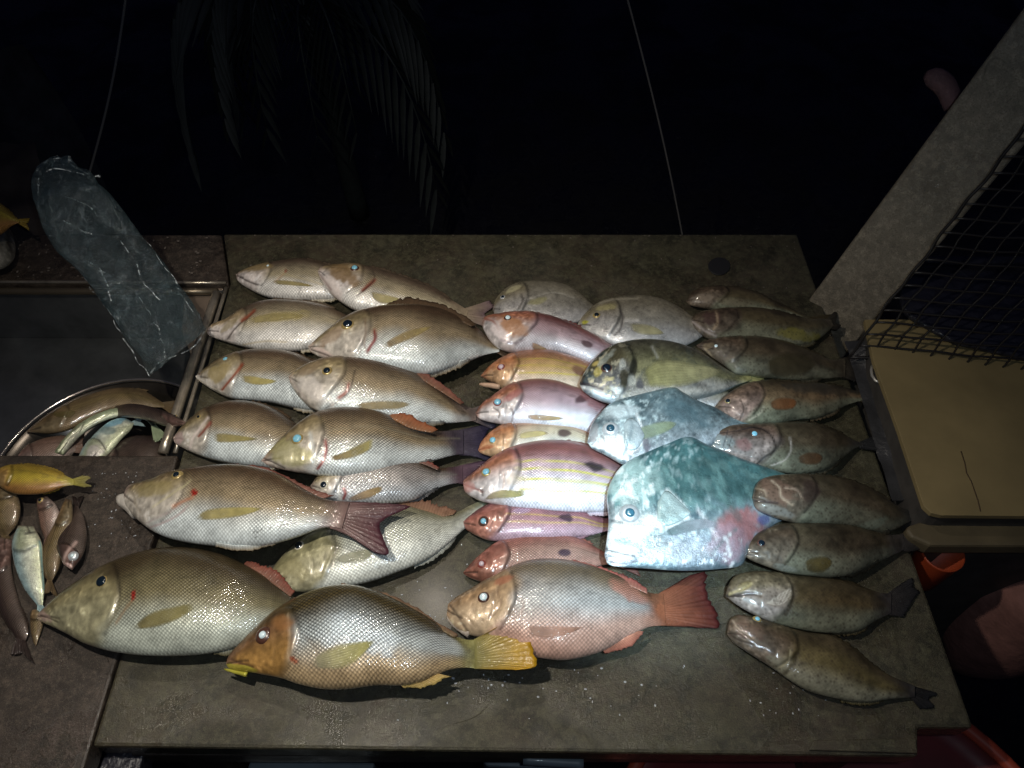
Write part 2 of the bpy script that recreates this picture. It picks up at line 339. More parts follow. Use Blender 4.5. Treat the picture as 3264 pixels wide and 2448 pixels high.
NFISH = []
def make_fish(label, crop, top, bot, pal, z0=0., z1=0., thick=.45, mat='emp', name='fish', cat='fish', group=None,
              eye=None, tail=None, tailc=None, tail_h=None, dorsal=None, dorsc=None, anal=None, analc=None, pect=None, pectc=None,
              marks=(), ug=.29, scale=.0050, zb=ZT, N=150, comp=True, autofins=True, jaw=None, plates=(), mouth=True, stripes=None, opc=1.0):
    x0, y0, s = crop; p = dict(PAL[pal]) if isinstance(pal, str) else pal
    t = np.linspace(0, 1, N); us = .45*t + .55*(.5-.5*np.cos(math.pi*t)); us = np.clip(us, 0, 1)
    T = smooth_poly(top, N, us); Bt = smooth_poly(bot, N, us)
    T = T/s + (x0, y0); Bt = Bt/s + (x0, y0)
    zline = zb + z0*(1-us) + z1*us
    zc = zline + .02
    for it in range(3):
        PT = unp(T[:, 0], T[:, 1], zc); PB = unp(Bt[:, 0], Bt[:, 1], zc)
        h = np.maximum(np.linalg.norm(PT-PB, axis=1)/2, 2e-5); mid = (PT+PB)/2
        cot = np.abs(mid[:, 1])/(CAMP[2]-mid[:, 2]) if comp else 0*h
        hs = h/np.sqrt(1+(thick*cot)**2)
        c = thick*hs*(1-.3*ss(.80, .93, us))*(1-.93*ss(.90, 1.0, us)); cs = np.convolve(np.pad(c, 8, mode='edge'), np.ones(17)/17, 'same')[8:-8]
        taper = np.sqrt(np.clip(us/.03, 0, 1)); c = np.minimum(cs, c*1.25)*(.3+.7*taper)
        cm = c.max(); zc = zline + .62*cm + .38*c
    lat = (PT-PB)/2*(hs/h)[:, None]
    h = hs
    # cross sections
    mu, ml = 52, 12
    th = np.concatenate([np.linspace(0, math.pi, mu, endpoint=False), np.linspace(math.pi, 2*math.pi, ml, endpoint=False)])
    v = np.cos(th); sn = np.sin(th); mt = mu+ml
    prof = np.sign(sn)*np.abs(sn)**.92
    P = mid[:, None] + lat[:, None]*v[None, :, None]
    P[..., 2] += c[:, None]*prof[None]
    Uu = np.repeat(us[:, None], mt, 1); Vv = np.repeat(v[None], N, 0)
    Ls = np.concatenate([[0], np.cumsum(np.linalg.norm(np.diff(mid, axis=0), axis=1))]); L = Ls[-1]
    sd = float(len(NFISH))*3.7
    nz = noise(P, 55, sd); nz2 = noise(P, 170, sd); nz3 = noise(P, 18, sd)
    # pigment
    Vj = Vv + .35*(nz3-.5) + .12*(nz-.5)
    col = mix(np.array(p['b'])+0*P, p['m'], ss(-.75, -.05, Vj)); col = mix(col, p['d'], ss(-.12, .72, Vj))
    ugv = ug + .045*(1-Vv**2) - .06*np.clip(-Vv, 0, 1)
    hd = mix(np.array(p['hb'])+0*P, p['h'], ss(-.45, .45, Vj)); hd = mix(hd, p['d'], .75*ss(.3, .85, Vj))
    headm = 1-ss(ugv-.045, ugv+.03, Uu+.05*(nz-.5)+.05*(nz3-.5)); col = mix(col, hd, headm)
    col = mix(col, p['lip'], (1-ss(.02, .07, Uu+.03*(nz-.5)))*.8)
    if tailc: col = mix(col, tailc[0], ss(.86, .99, Uu+.06*(nz-.5)))
    if mat in ('emp', 'dark', 'snap'):   # lateral line
        ll = .46-.40*Uu+.05*np.sin(Uu*5); gl_ = np.exp(-((Vv-ll)*h[:, None]/.0011)**2)*ss(ug+.03, ug+.08, Uu)*(1-ss(.93, .98, Uu)); col = mix(col, col*.5, gl_*.55)
    if stripes:
        for (va, vb, wd, sc_, al) in stripes:
            vv = va+(vb-va)*Uu + .03*np.sin(Uu*9)
            mk = np.exp(-((Vv-vv)*h[:, None]/wd)**2)*ss(ug, ug+.05, Uu)*al
            col = mix(col, sc_, mk)
    nz4 = noise(P, 420, sd); am = 2.0 if mat == 'group' else (1.5 if pal in ('teal', 'blue', 'goldblack') else .8) if mat == 'silver' else 1.15
    col = col*np.clip(1+am*(.42*(nz-.5)+.34*(nz2-.5)+(.5 if mat == 'silver' else .15)*(nz4-.5)), .2, 1.9)[..., None]
    hdz = 0
    if mat != 'silver':   # mottled, scuffed head skin and stray dark flecks
        hn = noise(P, 95, sd+1); hn2 = noise(P, 300, sd+6)
        col = col*(1+headm*(.8*(hn-.5)+.5*(hn2-.5)))[..., None]
        col = mix(col, col*.25, headm*ss(.66, .8, hn)*.5); col = mix(col, np.minimum(col*1.7+.03, .85), headm*ss(.62, .8, hn2)*ss(.5, .7, nz)*.5)
        col = mix(col, (.04, .03, .02), ss(.76, .86, nz2)*(1-headm)*.32)
        hdz = headm*(.0010*(hn-.5)+.0006*(hn2-.5))
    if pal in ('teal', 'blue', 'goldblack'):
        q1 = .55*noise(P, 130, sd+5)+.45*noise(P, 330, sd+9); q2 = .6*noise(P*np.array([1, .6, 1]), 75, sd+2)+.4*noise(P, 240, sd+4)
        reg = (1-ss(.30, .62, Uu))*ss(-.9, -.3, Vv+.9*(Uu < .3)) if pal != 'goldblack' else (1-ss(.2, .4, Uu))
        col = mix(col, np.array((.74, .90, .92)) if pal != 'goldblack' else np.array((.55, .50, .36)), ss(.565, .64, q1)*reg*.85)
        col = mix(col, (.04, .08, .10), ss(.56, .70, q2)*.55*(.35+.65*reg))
        col = mix(col, (.05, .09, .11), ss(.80, .98, np.abs(Vv))*.6)  # edge shading of the body painted into the colour
    alpha = ss(ugv-.01, ugv+.02, Uu)*(1-ss(.94, 1.0, Uu))*(.55+.45*ss(-1, -.3, Vv))
    # relief: gill cover, cheek plate, mouth line
    up = (sn > 0)[None]*np.abs(sn)[None]**.5
    dz = .0021*(1-ss(ugv-.008, ugv+.004, Uu))*ss(.0, .12, Uu)*opc
    pre = ug-.10 + .04*(1-Vv**2)
    dz = dz + .0007*(1-ss(pre-.006, pre+.006, Uu))*ss(.05, .14, Uu)*(Vv < .35)*opc
    edge = np.exp(-((Uu-ugv-.004)*L/.0022)**2)*(np.abs(Vv) < .78)
    col = mix(col, col*.32, edge*.8*opc*(.45+1.0*nz))
    e2 = np.exp(-((Uu-pre-.004)*L/.0018)**2)*(Vv < .35)*(Vv > -.8); col = mix(col, col*.65, e2*.5*opc)
    if mouth:
        vm = -.25 - .25*Uu/.11
        g = np.exp(-(((Vv-vm)*np.maximum(h, .008)[:, None])/.0013)**2)*(Uu < .115)
        dz = dz - .0012*g; col = mix(col, (.03, .02, .015), g*.75)
    dz = dz + hdz + .0025*(nz3-.5) + .0008*(nz-.5)
    wx, wy = prj(P); wx = (wx-x0)*s; wy = (wy-y0)*s
    for mk in marks:
        if mk[0] == 'L':
            _, pts, wd, cc, al, dp = mk
            g = np.exp(-(seg_dist(wx, wy, pts)/wd)**2); col = mix(col, cc, g*al); dz = dz + dp*g
            alpha = alpha*(1-g*al)
        else:
            _, x, y, rx, ry, an, cc, al = mk
            ca, sa = math.cos(math.radians(an)), math.sin(math.radians(an))
            dx, dy = wx-x, wy-y; q = np.hypot((dx*ca+dy*sa)/rx, (-dx*sa+dy*ca)/ry) + .7*(nz-.5)+.4*(nz2-.5)
            col = mix(col, cc, (1-ss(.65, 1.15, q))*al)
    P[..., 2] += dz*up
    col = np.clip(col, 0.003, .92)
    cols = np.concatenate([col, alpha[..., None]], 2)
    suv = np.stack([np.repeat((Ls/scale)[:, None], mt, 1), Vv*(.65*h.max()+.35*h[:, None])/(scale*.9)], 2)
    org = np.array([mid[:, 0].mean(), mid[:, 1].mean(), zb+min(z0, z1)])
    root = thing(name, label, cat, org, group)
    F = grid_faces(N, mt, True)
    F = [f[::-1] for f in F]
    V = P.reshape(-1, 3)
    k = len(V); V = np.vstack([V, P[0].mean(0), P[-1].mean(0)])
    F += [(k, j, (j+1) % mt) for j in range(mt)] + [(k+1, (N-1)*mt+(j+1) % mt, (N-1)*mt+j) for j in range(mt)]
    cv = np.vstack([cols.reshape(-1, 4), cols[0].mean(0), cols[-1].mean(0)]); uvv = np.vstack([suv.reshape(-1, 2), suv[0, 0], suv[-1, 0]])
    body = mesh_obj('body', V, F, M[mat], root, org, cv, uvv)
    bvh = BVHTree.FromPolygons([tuple(x) for x in V], F)
    def hit(sx, sy, zdef=None):
        d = ray(np.float64(sx), np.float64(sy)); r = bvh.ray_cast(Vector(CAMP), Vector(d).normalized())
        if r[0] is None: return None, None
        nn = r[1]
        if nn.z < 0 and nn.dot(Vector(d)) > 0: nn = -nn
        return np.array(r[0]), np.array(nn)
    def patch(nm, upper, lower, c1, c2, off=.0010, thk=.0009, n=20, m=9, crp=crop, matk='fin', dome=False):
        cx, cy, cs = crp
        a = smooth_poly(upper, n); b = smooth_poly(lower, n)
        tt = np.linspace(0, 1, m)[None, :, None]; px = (a[:, None]*(1-tt)+b[:, None]*tt)/cs + (cx, cy)
        Q = np.zeros((n, m, 3)); lastz = None
        for i in range(n):
            for j in range(m):
                q, nn = hit(px[i, j, 0], px[i, j, 1])
                if q is None:
                    z = (lastz if lastz is not None else zc.mean())-.0005; q = unp(px[i, j, 0], px[i, j, 1], z); nn = np.array([0, 0, 1.0])
                o_ = off*(math.sin(math.pi*(j+.6)/(m+.2))**.5 if dome else 1)*(min(1, .35+i/4))
                Q[i, j] = q + nn*o_; lastz = q[2]
        u_ = np.linspace(0, 1, n)[:, None, None]
        cc = np.array(c1)*(1-u_)+np.array(c2)*u_ + 0*Q; cc = cc*(.8+.4*noise(Q, 120))[..., None]
        cc = np.concatenate([cc, np.zeros(cc.shape[:2]+(1,))], 2)
        uv = np.stack([np.repeat(np.linspace(0, .45, m)[None], n, 0), np.repeat(np.linspace(0, 1, n)[:, None], m, 1)], 2)
        if matk == 'silver': uv = uv*0
        return shell(nm, Q, M[matk], root, org, cc, uv, thk)
    dc = np.array(p['d']); 
    # tail
    if tail is None and autofins:
        a, b = T[-1], Bt[-1]; d = ((T[-1]-T[-8])+(Bt[-1]-Bt[-8])); d /= np.linalg.norm(d); nrm = (a-b); hh = np.linalg.norm(nrm); nrm /= hh
        Lp = np.linalg.norm((T[0]+Bt[0])/2-(a+b)/2)*.15
        tl = [a+d*Lp*1.1+nrm*Lp*.55, a+d*Lp*.95+nrm*Lp*.1, (a+b)/2+d*Lp*.75, b+d*Lp*.95-nrm*Lp*.1, b+d*Lp*1.1-nrm*Lp*.55]
        tail = ([tuple((q-(x0, y0))*s) for q in (a, b)], [tuple((q-(x0, y0))*s) for q in tl])
    if tail:
        ba, ed = tail; tc = tailc or (tuple(dc*1.0), tuple(dc*.6))
        if len(ba) == 2:
            ba = [((ba[0][0]), ba[0][1]), ba[1]]
        zt_ = tail_h if tail_h is not None else (float(zc[-1]), float(zc[-1]))
        if tail_h is not None: zt_ = (zt_[0] if zt_[0] is not None else float(zc[-1]), zb+zt_[1])
        else: zt_ = (float(zc[-1]), float(max(zb+z1+.004, zc[-1]-.012)))
        # overlap the base a little into the body
        axis = (T[-1]+Bt[-1]-T[-12]-Bt[-12])/2*s; ax = axis/np.linalg.norm(axis)
        bb = [tuple(np.array(q)-ax*s*14) for q in ba]
        fin('tail_fin', crop, bb, ed, zt_[0]+.0005, zt_[1], tc[0], tc[1], root, org, m=14, n=44)
    def along(poly, ua, ub, off, n=9, tip=None, sgn=1):
        uu = np.linspace(ua, ub, n); q = np.stack([np.interp(uu, us, poly[:, 0]), np.interp(uu, us, poly[:, 1])], 1)
        ot = Bt if poly is T else T; o2 = np.stack([np.interp(uu, us, ot[:, 0]), np.interp(uu, us, ot[:, 1])], 1)
        d = q-o2; d /= np.linalg.norm(d, axis=1)[:, None]+1e-6
        prof_ = np.sin(np.linspace(.12, 1, n)*math.pi)**.5 if tip is None else tip
        sh = np.linspace(0, 1, n)[:, None]*(q[-1]-q[0])*.06
        e_ = q + d*(off*prof_)[:, None] + sh
        inn = q - d*(.10*np.linalg.norm(q-o2, axis=1))[:, None]
        return [tuple((k_-(x0, y0))*s) for k_ in inn], [tuple((k_-(x0, y0))*s) for k_ in e_]
    Lp = np.linalg.norm((T[0]+Bt[0])/2-(T[-1]+Bt[-1])/2)
    def zat(u): return float(np.interp(u, us, zc))
    if dorsal is None and autofins and mat != 'silver':
        ba, ed = along(T, .34, .84, Lp*.010); dorsal = (ba, ed); dz_ = ([zat(.32), zat(.6), zat(.88)], [zat(.32)-.004, zat(.6)-.004, zat(.88)-.004])
    elif dorsal:
        dz_ = (zat(.5)+.002, zat(.5)+.000) if len(dorsal) < 3 else (dorsal[2], dorsal[2])
    if dorsal:
        dcc = dorsc or (tuple(dc*1.05), tuple(dc*.75))
        fin('dorsal_fin', crop, dorsal[0], dorsal[1], dz_[0], dz_[1], dcc[0], dcc[1], root, org, rag=.14, m=6, n=40)
    if anal is None and autofins and mat != 'silver':
        ba, ed = along(Bt, .64, .84, Lp*.016); anal = (ba, ed); az_ = (zat(.7), zat(.8)-.004)
    elif anal: az_ = (zat(.7)+.001, zat(.7)-.004)
    if anal:
        ac = analc or (tuple(np.array(p['b'])*.8), tuple(np.array(p['m'])*.8))
        fin('anal_fin', crop, anal[0], anal[1], az_[0], az_[1], ac[0], ac[1], root, org, rag=.12, m=6, n=26)
    if pect is False or (pect is None and (name == 'grouper' or pal in ('trev', 'mauve', 'rust', 'orange') or name == 'small_fish')): pect = False
    if pect is None and autofins:
        def uvp(u, vv):
            i = np.interp(u, us, np.arange(N)); i = int(i); j = int(np.argmin(np.abs(v[:mu]-vv))); return (wx[i, j], wy[i, j])
        pect = ([uvp(ug+.05, -.15), uvp(ug+.12, -.02), uvp(ug+.22, -.0), uvp(ug+.29, -.12)], [uvp(ug+.05, -.3), uvp(ug+.12, -.36), uvp(ug+.22, -.32), uvp(ug+.29, -.16)])
    if pect:
        pc = pectc and (tuple(.55*np.array(p['m'])+.45*np.array(pectc[0])), pectc[1]) or (tuple(np.array(p['m'])*np.array([1.0, .98, .7])), tuple(np.array(p['m'])*np.array([1.12, 1.08, .62])))
        patch('pectoral_fin', pect[0], pect[1], pc[0], pc[1], matk='pfin', off=.0006, thk=.0005)
    for (nm, ua_, la_, c1, c2, off) in plates:
        patch(nm, ua_, la_, c1, c2, off=off, n=26, m=18, matk='silver', dome=True, thk=.002)
    if jaw:
        pts, r0, r1, jc = jaw; q = smooth_poly(pts, 10)/s + (x0, y0)
        zz = np.linspace(zc[2]-.002, zc[8]+.002, 10); Pj = unp(q[:, 0], q[:, 1], zz)
        Vj_, Fj = tube_geo(Pj, list(np.linspace(r0, r1, 10)*np.array([.55, .85]+[1]*8)), 12)
        cj = np.tile(np.array(list(jc)+[0.0]), (len(Vj_), 1)); cj[:, :3] *= (.8+.4*noise(np.array(Vj_), 200))[:, None]
        mesh_obj('lower_jaw', Vj_, Fj, M[mat], root, org, cj, np.zeros((len(Vj_), 2)))
    if eye:
        ex, ey, er, iris, pup = eye[:5]; rp = eye[5] if len(eye) > 5 else .55
        q, nn = hit(ex/s+x0, ey/s+y0)
        if q is None:
            i = int(np.interp(.16, us, np.arange(N))); q = P[i, 10]; nn = np.array([0, .3, .95])
        dist = np.linalg.norm(q-CAMP); R = er/s/FPX*dist*.97
        nn = nn + np.array([0, -.15, .45]); nn /= np.linalg.norm(nn)
        a = np.cross(nn, [0, 1, 0.1]); a /= np.linalg.norm(a); b = np.cross(nn, a)
        def dome(r, hgt, base, ri=0.0, nr=7, ns=28):
            V = []; 
            for i in range(nr):
                f = i/(nr-1); rr = r*(1-f)+ri*f
                zz = base + hgt*math.sqrt(max(0, 1-(rr/r)**2))
                for k_ in range(ns):
                    an = 2*math.pi*k_/ns; V.append(q + a*rr*math.cos(an)*1.0 + b*rr*math.sin(an) + nn*zz)
            F_ = grid_faces(nr, ns, True)
            if ri == 0: F_ = F_
            return V, F_
        V1, F1 = dome(R, R*.46, -.001, R*.02)
        V0, F0 = dome(R, -R*.4, -.001, R*.02); k_ = len(V1)
        eo = mesh_obj('eye', np.vstack([V1, V0]), F1+[tuple(x+k_ for x in f[::-1]) for f in F0], EYEM[iris], root, org)
        V2, F2 = dome(R*rp, R*.24, R*.405-.001+.0006-.05*R, R*rp*.02, 6, 24)
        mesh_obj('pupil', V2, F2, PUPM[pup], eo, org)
    NFISH.append(root)
    return root
# ------------------------------------------------------------------ table, sink, ground
def board_mat(name, c0, c1, c2, wet=.5, scale=1.0, bumpd=.0012):
    t = NT(name)
    big = t.noise(4*scale, 6, .7, dist=.4); mid = t.noise(21*scale, 8, .78, dist=.3); fine = t.noise(90*scale, 6, .8); mic = t.noise(520, 3, .8)
    c = t.mixc(t.ramp(big, [(.35, 0.0), (.65, 1.0)]), c0+(1,), c1+(1,))
    c = t.mixc(t.ramp(mid, [(.40, .85), (.56, 0.0)]), c, c2+(1,))
    c = t.mixc(t.ramp(t.noise(48*scale, 7, .8), [(.50, 0.0), (.62, .55)]), c, tuple(x*1.55 for x in c1)+(1,))
    c = t.mixc(t.ramp(fine, [(.50, 0.0), (.66, .6)]), c, tuple(min(1, x*1.9) for x in c1)+(1,))
    c = t.mixc(t.ramp(mic, [(.34, .75), (.50, 0.0)]), c, tuple(x*.45 for x in c0)+(1,))
    c = t.mixc(t.ramp(t.noise(800, 2, .9), [(.60, 0.0), (.74, .55)]), c, (.26, .24, .19, 1))
    vo = t.n('ShaderNodeTexVoronoi', feature='DISTANCE_TO_EDGE'); vo.inputs['Scale'].default_value = 3.1; vo.inputs['Randomness'].default_value = 1
    g_ = t.n('ShaderNodeNewGeometry'); wn = t.n('ShaderNodeTexNoise'); wn.inputs['Scale'].default_value = 5; t.put(wn.inputs['Vector'], g_.outputs['Position'])
    ad = t.n('ShaderNodeVectorMath', operation='ADD'); t.put(ad.inputs[0], g_.outputs['Position']); t.put(ad.inputs[1], wn.outputs['Color']); t.put(vo.inputs['Vector'], ad.outputs[0])
    scr = t.math('MULTIPLY', t.ramp(vo.outputs['Distance'], [(.0, 1.0), (.006, 0.0)]), t.ramp(t.noise(9, 3), [(.56, 0.0), (.66, .5)]))
    c = t.mixc(scr, c, tuple(x*.3 for x in c0)+(1,))
    hsum = t.math('SUBTRACT', t.math('ADD', t.math('MULTIPLY', mid, .8), t.math('ADD', t.math('MULTIPLY', fine, .5), t.math('MULTIPLY', mic, .5))), t.math('MULTIPLY', scr, .8))
    pud = t.ramp(t.noise(7*scale, 4, .6, dist=.5), [(.42, .16), (.60, .62)])
    return t.set(Base_Color=c, Normal=t.bump(hsum, bumpd), Roughness=pud, Coat_Weight=wet*.2, Coat_Roughness=.2, Specular_IOR_Level=.38)
M['board'] = board_mat('worn_wet_board', (.050, .038, .026), (.057, .054, .032), (.019, .019, .012))
M['board2'] = board_mat('brown_dirty_board', (.026, .020, .016), (.058, .044, .034), (.02, .015, .012))
M['post'] = board_mat('weathered_grey_wood', (.16, .14, .108), (.20, .172, .13), (.125, .108, .083), wet=.1)
M['ground'] = board_mat('dark_ground', (.010, .010, .012), (.018, .017, .018), (.006, .006, .008), wet=0, scale=.6, bumpd=.01)
M['steel'] = plain('dull_sink_steel', (.26, .27, .27), .30, .85, 0, .35, 12)
M['rim'] = plain('sink_rim_steel', (.50, .44, .35), .30, .8, 0, .3, 60)
M['bowl'] = plain('bowl_steel', (.07, .06, .05), .25, .8, 0, .4, 25)
M['bowlrim'] = plain('bowl_rim_steel', (.65, .60, .55), .2, .9)
M['beige'] = plain('beige_box_plastic', (.23, .175, .08), .6, 0, 0, .22, 7, .001)
M['beige2'] = plain('beige_box_side', (.10, .078, .042), .65, 0, 0, .3, 14, .001)
M['boxside'] = plain('dark_box_wall', (.05, .045, .04), .7, 0, 0, .4, 30)  # wall colour much darker than the lid
M['black'] = plain('black_plastic_mesh', (.012, .010, .010), .45, 0, .2)
M['dark_fill'] = plain('dark_fill_black', (.018, .018, .026), .38, 0, .3, .4, 25, .01)
M['orange'] = plain('orange_plastic', (.30, .045, .012), .5, 0, .1, .15, 40)
M['redp'] = plain('dark_red_plastic', (.13, .025, .025), .45, 0, .2, .25, 12)
M['redrim'] = plain('orange_red_rim', (.30, .05, .025), .45, 0, .2)
M['sack'] = plain('dusky_pink_sack', (.24, .11, .09), .8, 0, 0, .25, 30, .004)
M['rope'] = plain('pale_cord', (.16, .15, .14), .8)
M['leaf'] = plain('dark_palm_leaf', (.026, .032, .030), .6, 0, 0, .3, 40)
M['tub'] = plain('blue_grey_tub', (.13, .16, .18), .5, 0, .1, .25, 15)
M['drop'] = plain('wet_scale_flake', (.55, .58, .62), .15, .2, 1.0)
M['crumb'] = plain('pale_crumb', (.11, .09, .075), .7)
M['spot'] = plain('dark_stain', (.01, .01, .012), .6)

g = 30.0
gr = mesh_obj('ground', [(-g, -g, 0), (g, -g, 0), (g, g, 0), (-g, g, 0)], [(0, 1, 2, 3)], M['ground'], smooth=False); gr['kind'] = 'structure'

tb = thing('table', 'grimy brown green wooden table top with rows of fish lying on it', 'table', (0.05, .55, 0))
TO = (0.05, .55, 0)
TH = .035
main = slab('tabletop', [U(497, 612), U(482, 505), U(1722, 505), U(2104, 1572), U(1984, 1572.5), U(1985, 1634), U(198, 1612), U(350, 1132)], ZT-TH, ZT, M['board'], tb, TO, .004)
slab('plank', [U(-900, 505), U(478, 505), U(493.5, 612), U(-1100, 612)], ZT-TH-.001, ZT-.002, M['board2'], tb, TO, .003)
slab('plank', [U(-1150, 980), U(384, 982.5), U(167, 1700), U(-1500, 1700)], ZT-TH-.001, ZT-.001, M['board2'], tb, TO, .003)
slab('plank', [U(1972, 1618), U(1985, 1571), U(1990, 1570), U(2125, 1571), U(2090, 1250), U(2012, 1250), U(2106, 1572), U(2104, 1575)][:0] or [U(1755, 1600), U(1976, 1597), U(1979, 1629), U(1745, 1622)], ZT+.0005, ZT+.004, M['board'], tb, TO, .001)
# dark slot under the seam between the planks
slab('batten', [U(380, 990), U(345, 1140), U(200, 1600), U(150, 1695), U(260, 1695), U(420, 990)], ZT-.075, ZT-TH-.006, M['dark_fill'], tb, TO, .002)
for (px, py) in ((520, 540), (1640, 540), (1900, 1500), (330, 1500), (-700, 560), (-900, 1500)):
    c = U(px, py); V, F = box_geo((c[0]-.03, c[1]-.03, 0), (c[0]+.03, c[1]+.03, ZT-.076)); bevel(mesh_obj('leg', V, F, M['board2'], tb, TO, smooth=False), .004)
for (a, b) in (((500, 520), (1700, 520)), ((260, 1590), (1950, 1590))):
    p, q = U(*a), U(*b); V, F = box_geo((p[0], p[1]-.012, ZT-.075), (q[0], p[1]+.012, ZT-TH-.002)); bevel(mesh_obj('apron', V, F, M['board2'], tb, TO, smooth=False), .003)
# scattered crumbs and drops on the table
def scatter(name, spots, rad, mat, hz=.5):
    V = []; F = []
    for (x, y, r) in spots:
        q = U(x, y, ZT+.0003); o = len(V); n = 7; e = .6+.8*rng.rand(); an0 = rng.rand()*6
        for ring, (rr, zz) in enumerate(((1, 0), (.75, .6), (.3, .95))):
            for k in range(n):
                an = an0+2*math.pi*k/n; V.append((q[0]+rad*r*rr*math.cos(an)*e, q[1]+rad*r*rr*math.sin(an)/e, q[2]+zz*rad*r*hz))
        V.append((q[0], q[1], q[2]+rad*r*hz))
        for ring in (0, 1):
            for k in range(n): F.append((o+ring*n+k, o+ring*n+(k+1) % n, o+(ring+1)*n+(k+1) % n, o+(ring+1)*n+k))
        for k in range(n): F.append((o+2*n+k, o+2*n+(k+1) % n, o+3*n))
    o = mesh_obj(name, V, F, mat); o['kind'] = 'stuff'; return o
sp = []
for i in range(45): sp.append((1150+rng.randn()*160, 1520-rng.rand()*75+rng.randn()*22, .5+rng.rand()))
for i in range(25): sp.append((930+rng.randn()*60, 1290+rng.randn()*60, .4+rng.rand()*.8))
for i in range(40): sp.append((1620+rng.rand()*230, 1300+rng.rand()*250, .4+rng.rand()*.6))
for i in range(40): sp.append((250+rng.rand()*120-60, 1020+rng.rand()*160, .4+rng.rand()*.6))
scatter('scattered_scales', sp, .0011, M['drop'])
sp = [(-100+rng.rand()*560, 512+rng.rand()*88, .5+rng.rand()) for i in range(120)] + [(480+rng.rand()*1240, 508+rng.rand()**3*120, .3+rng.rand()*.6) for i in range(60)]
scatter('crumbs', sp, .0018, M['crumb'])
tag(slab('drain_stopper', [U(1553+24*math.cos(a), 577+19*math.sin(a)) for a in np.linspace(0, 6.283, 24, endpoint=False)], ZT+.0005, ZT+.003, M['spot'], None, None, .001), 'small dark round disc lying near the back edge of the table above the upper groupers', 'disc')

# sink let into the table, at the left
sk = thing('sink', 'dark steel sink let into the table at the left, with a bright metal rim', 'sink', U(100, 800, ZT-.1))
SO = U(100, 800, ZT-.1)
def pl(name, pts3, mat, parent, org):
    return mesh_obj(name, pts3, [tuple(range(len(pts3)))], mat, parent, org, smooth=False)
zl = ZT-.13
c1, c2, c3, c4 = U(-1100, 618), U(482, 622), U(352, 979), U(-1150, 979)
def dn(p, z=zl): return (p[0], p[1], z)
c3 = c3-np.array([0, .10, 0]); c4 = c4-np.array([0, .10, 0])
slab('basin_floor', [dn(c1), dn(c2), dn(c3), dn(c4)], zl-.003, zl, M['steel'], sk, SO, 0)
def wallp(p, q, th, name='basin_wall'):
    d = (q-p)[:2]; d /= np.linalg.norm(d); n_ = np.array([d[1], -d[0]])*th
    return slab(name, [(p[0], p[1]), (q[0], q[1]), (q[0]+n_[0], q[1]+n_[1]), (p[0]+n_[0], p[1]+n_[1])], zl+.0005, ZT-.008, M['steel'], sk, SO, 0)
wallp(c2, c1, .002); wallp(c3, c2, .002)
# rim: two parallel bars at the right, one at the back
def bar(name, p, q, r, mat, par, org, flat=.6):
    V, F = tube_geo([np.array(p)*(1-t)+np.array(q)*t for t in np.linspace(0, 1, 12)], r, 12)
    V = np.array(V); return mesh_obj(name, V, F, mat, par, org)
bar('rim_bar', U(468, 634, ZT+.001), U(352, 979, ZT+.001), .0075, M['rim'], sk, SO)
bar('rim_bar', U(489, 622, ZT+.001), U(378, 979, ZT+.001), .0032, M['rim'], sk, SO)
bar('rim_bar', U(-500, 607, ZT), U(488, 611, ZT), .0028, M['rim'], sk, SO)
bar('rim_bar', U(-500, 628, ZT-.003), U(470, 630, ZT-.003), .006, plain('dark_rim_steel', (.16, .13, .09), .35, .7), sk, SO)
slab('ledge', [U(400, 617, ZT-.012), U(483, 617, ZT-.012), U(425, 800, ZT-.012), U(392, 715, ZT-.012)], ZT-.018, ZT-.012, plain('tan_ledge', (.17, .13, .10), .5, .2, 0, .2, 20), sk, SO, .001)
# bowl in the sink
bz = ZT-.045; bc = U(232, 1012, bz); br = abs(U(232+248, 1012, bz)[0]-bc[0])
bw = thing('steel_bowl', 'round dark steel bowl with a shiny rim holding small fish in the sink', 'bowl', (bc[0], bc[1], zl))
prof = [(.50, zl+.001), (.62, zl+.004), (.80, bz-.045), (.93, bz-.02), (.985, bz-.004), (.965, bz-.004), (.90, bz-.022), (.76, bz-.042), (.55, zl+.012), (.02, zl+.010)]
V = []; ns = 72
for (r, z) in prof:
    for k in range(ns):
        a = 2*math.pi*k/ns; V.append((bc[0]+br*r*math.cos(a), bc[1]+br*r*math.sin(a), z))
mesh_obj('bowl_wall', V, grid_faces(len(prof), ns, True)+[tuple(range((len(prof)-1)*ns, len(prof)*ns))], M['bowl'], bw, (bc[0], bc[1], zl))
V, F = tube_geo([(bc[0]+br*math.cos(a)*.99, bc[1]+br*math.sin(a)*.99, bz) for a in np.linspace(0, 2*math.pi, 90, endpoint=False)], .0022, 8, True)
mesh_obj('bowl_rim', V, F, M['bowlrim'], bw, (bc[0], bc[1], zl))

# ------------------------------------------------------------------ post, net, box at the right
pb = np.array([.537, .872, 0.80]); pt = CAMP + ray(np.float64(2212/.6777), np.float64(171/.6777))*.95
pdv = (pt-pb)/(pt[2]-pb[2]); P0 = pb - pdv*.80; P1 = pb + pdv*1.5
vw = CAMP-(pb+pt)/2; wx_ = np.cross(pdv, vw); wx_ /= -np.linalg.norm(wx_); dy_ = np.cross(wx_, pdv); dy_ /= np.linalg.norm(dy_); dy_ = dy_*np.sign(dy_[1])
wx_ = wx_*np.sign(wx_[0])
V = []
for q in (P0, P1):
    for (a, b) in ((-1, 0), (1, 0), (1, 1), (-1, 1)): V.append(q + wx_*a*.051 + dy_*b*.05)
F = [(3,2,1,0),(4,5,6,7),(0,1,5,4),(1,2,6,5),(2,3,7,6),(3,0,4,7)]
po = mesh_obj('wooden_post', V, F, M['post'], smooth=False); bevel(po, .005, 3)
tag(po, 'broad weathered grey wooden post rising at the back right corner of the table', 'post')
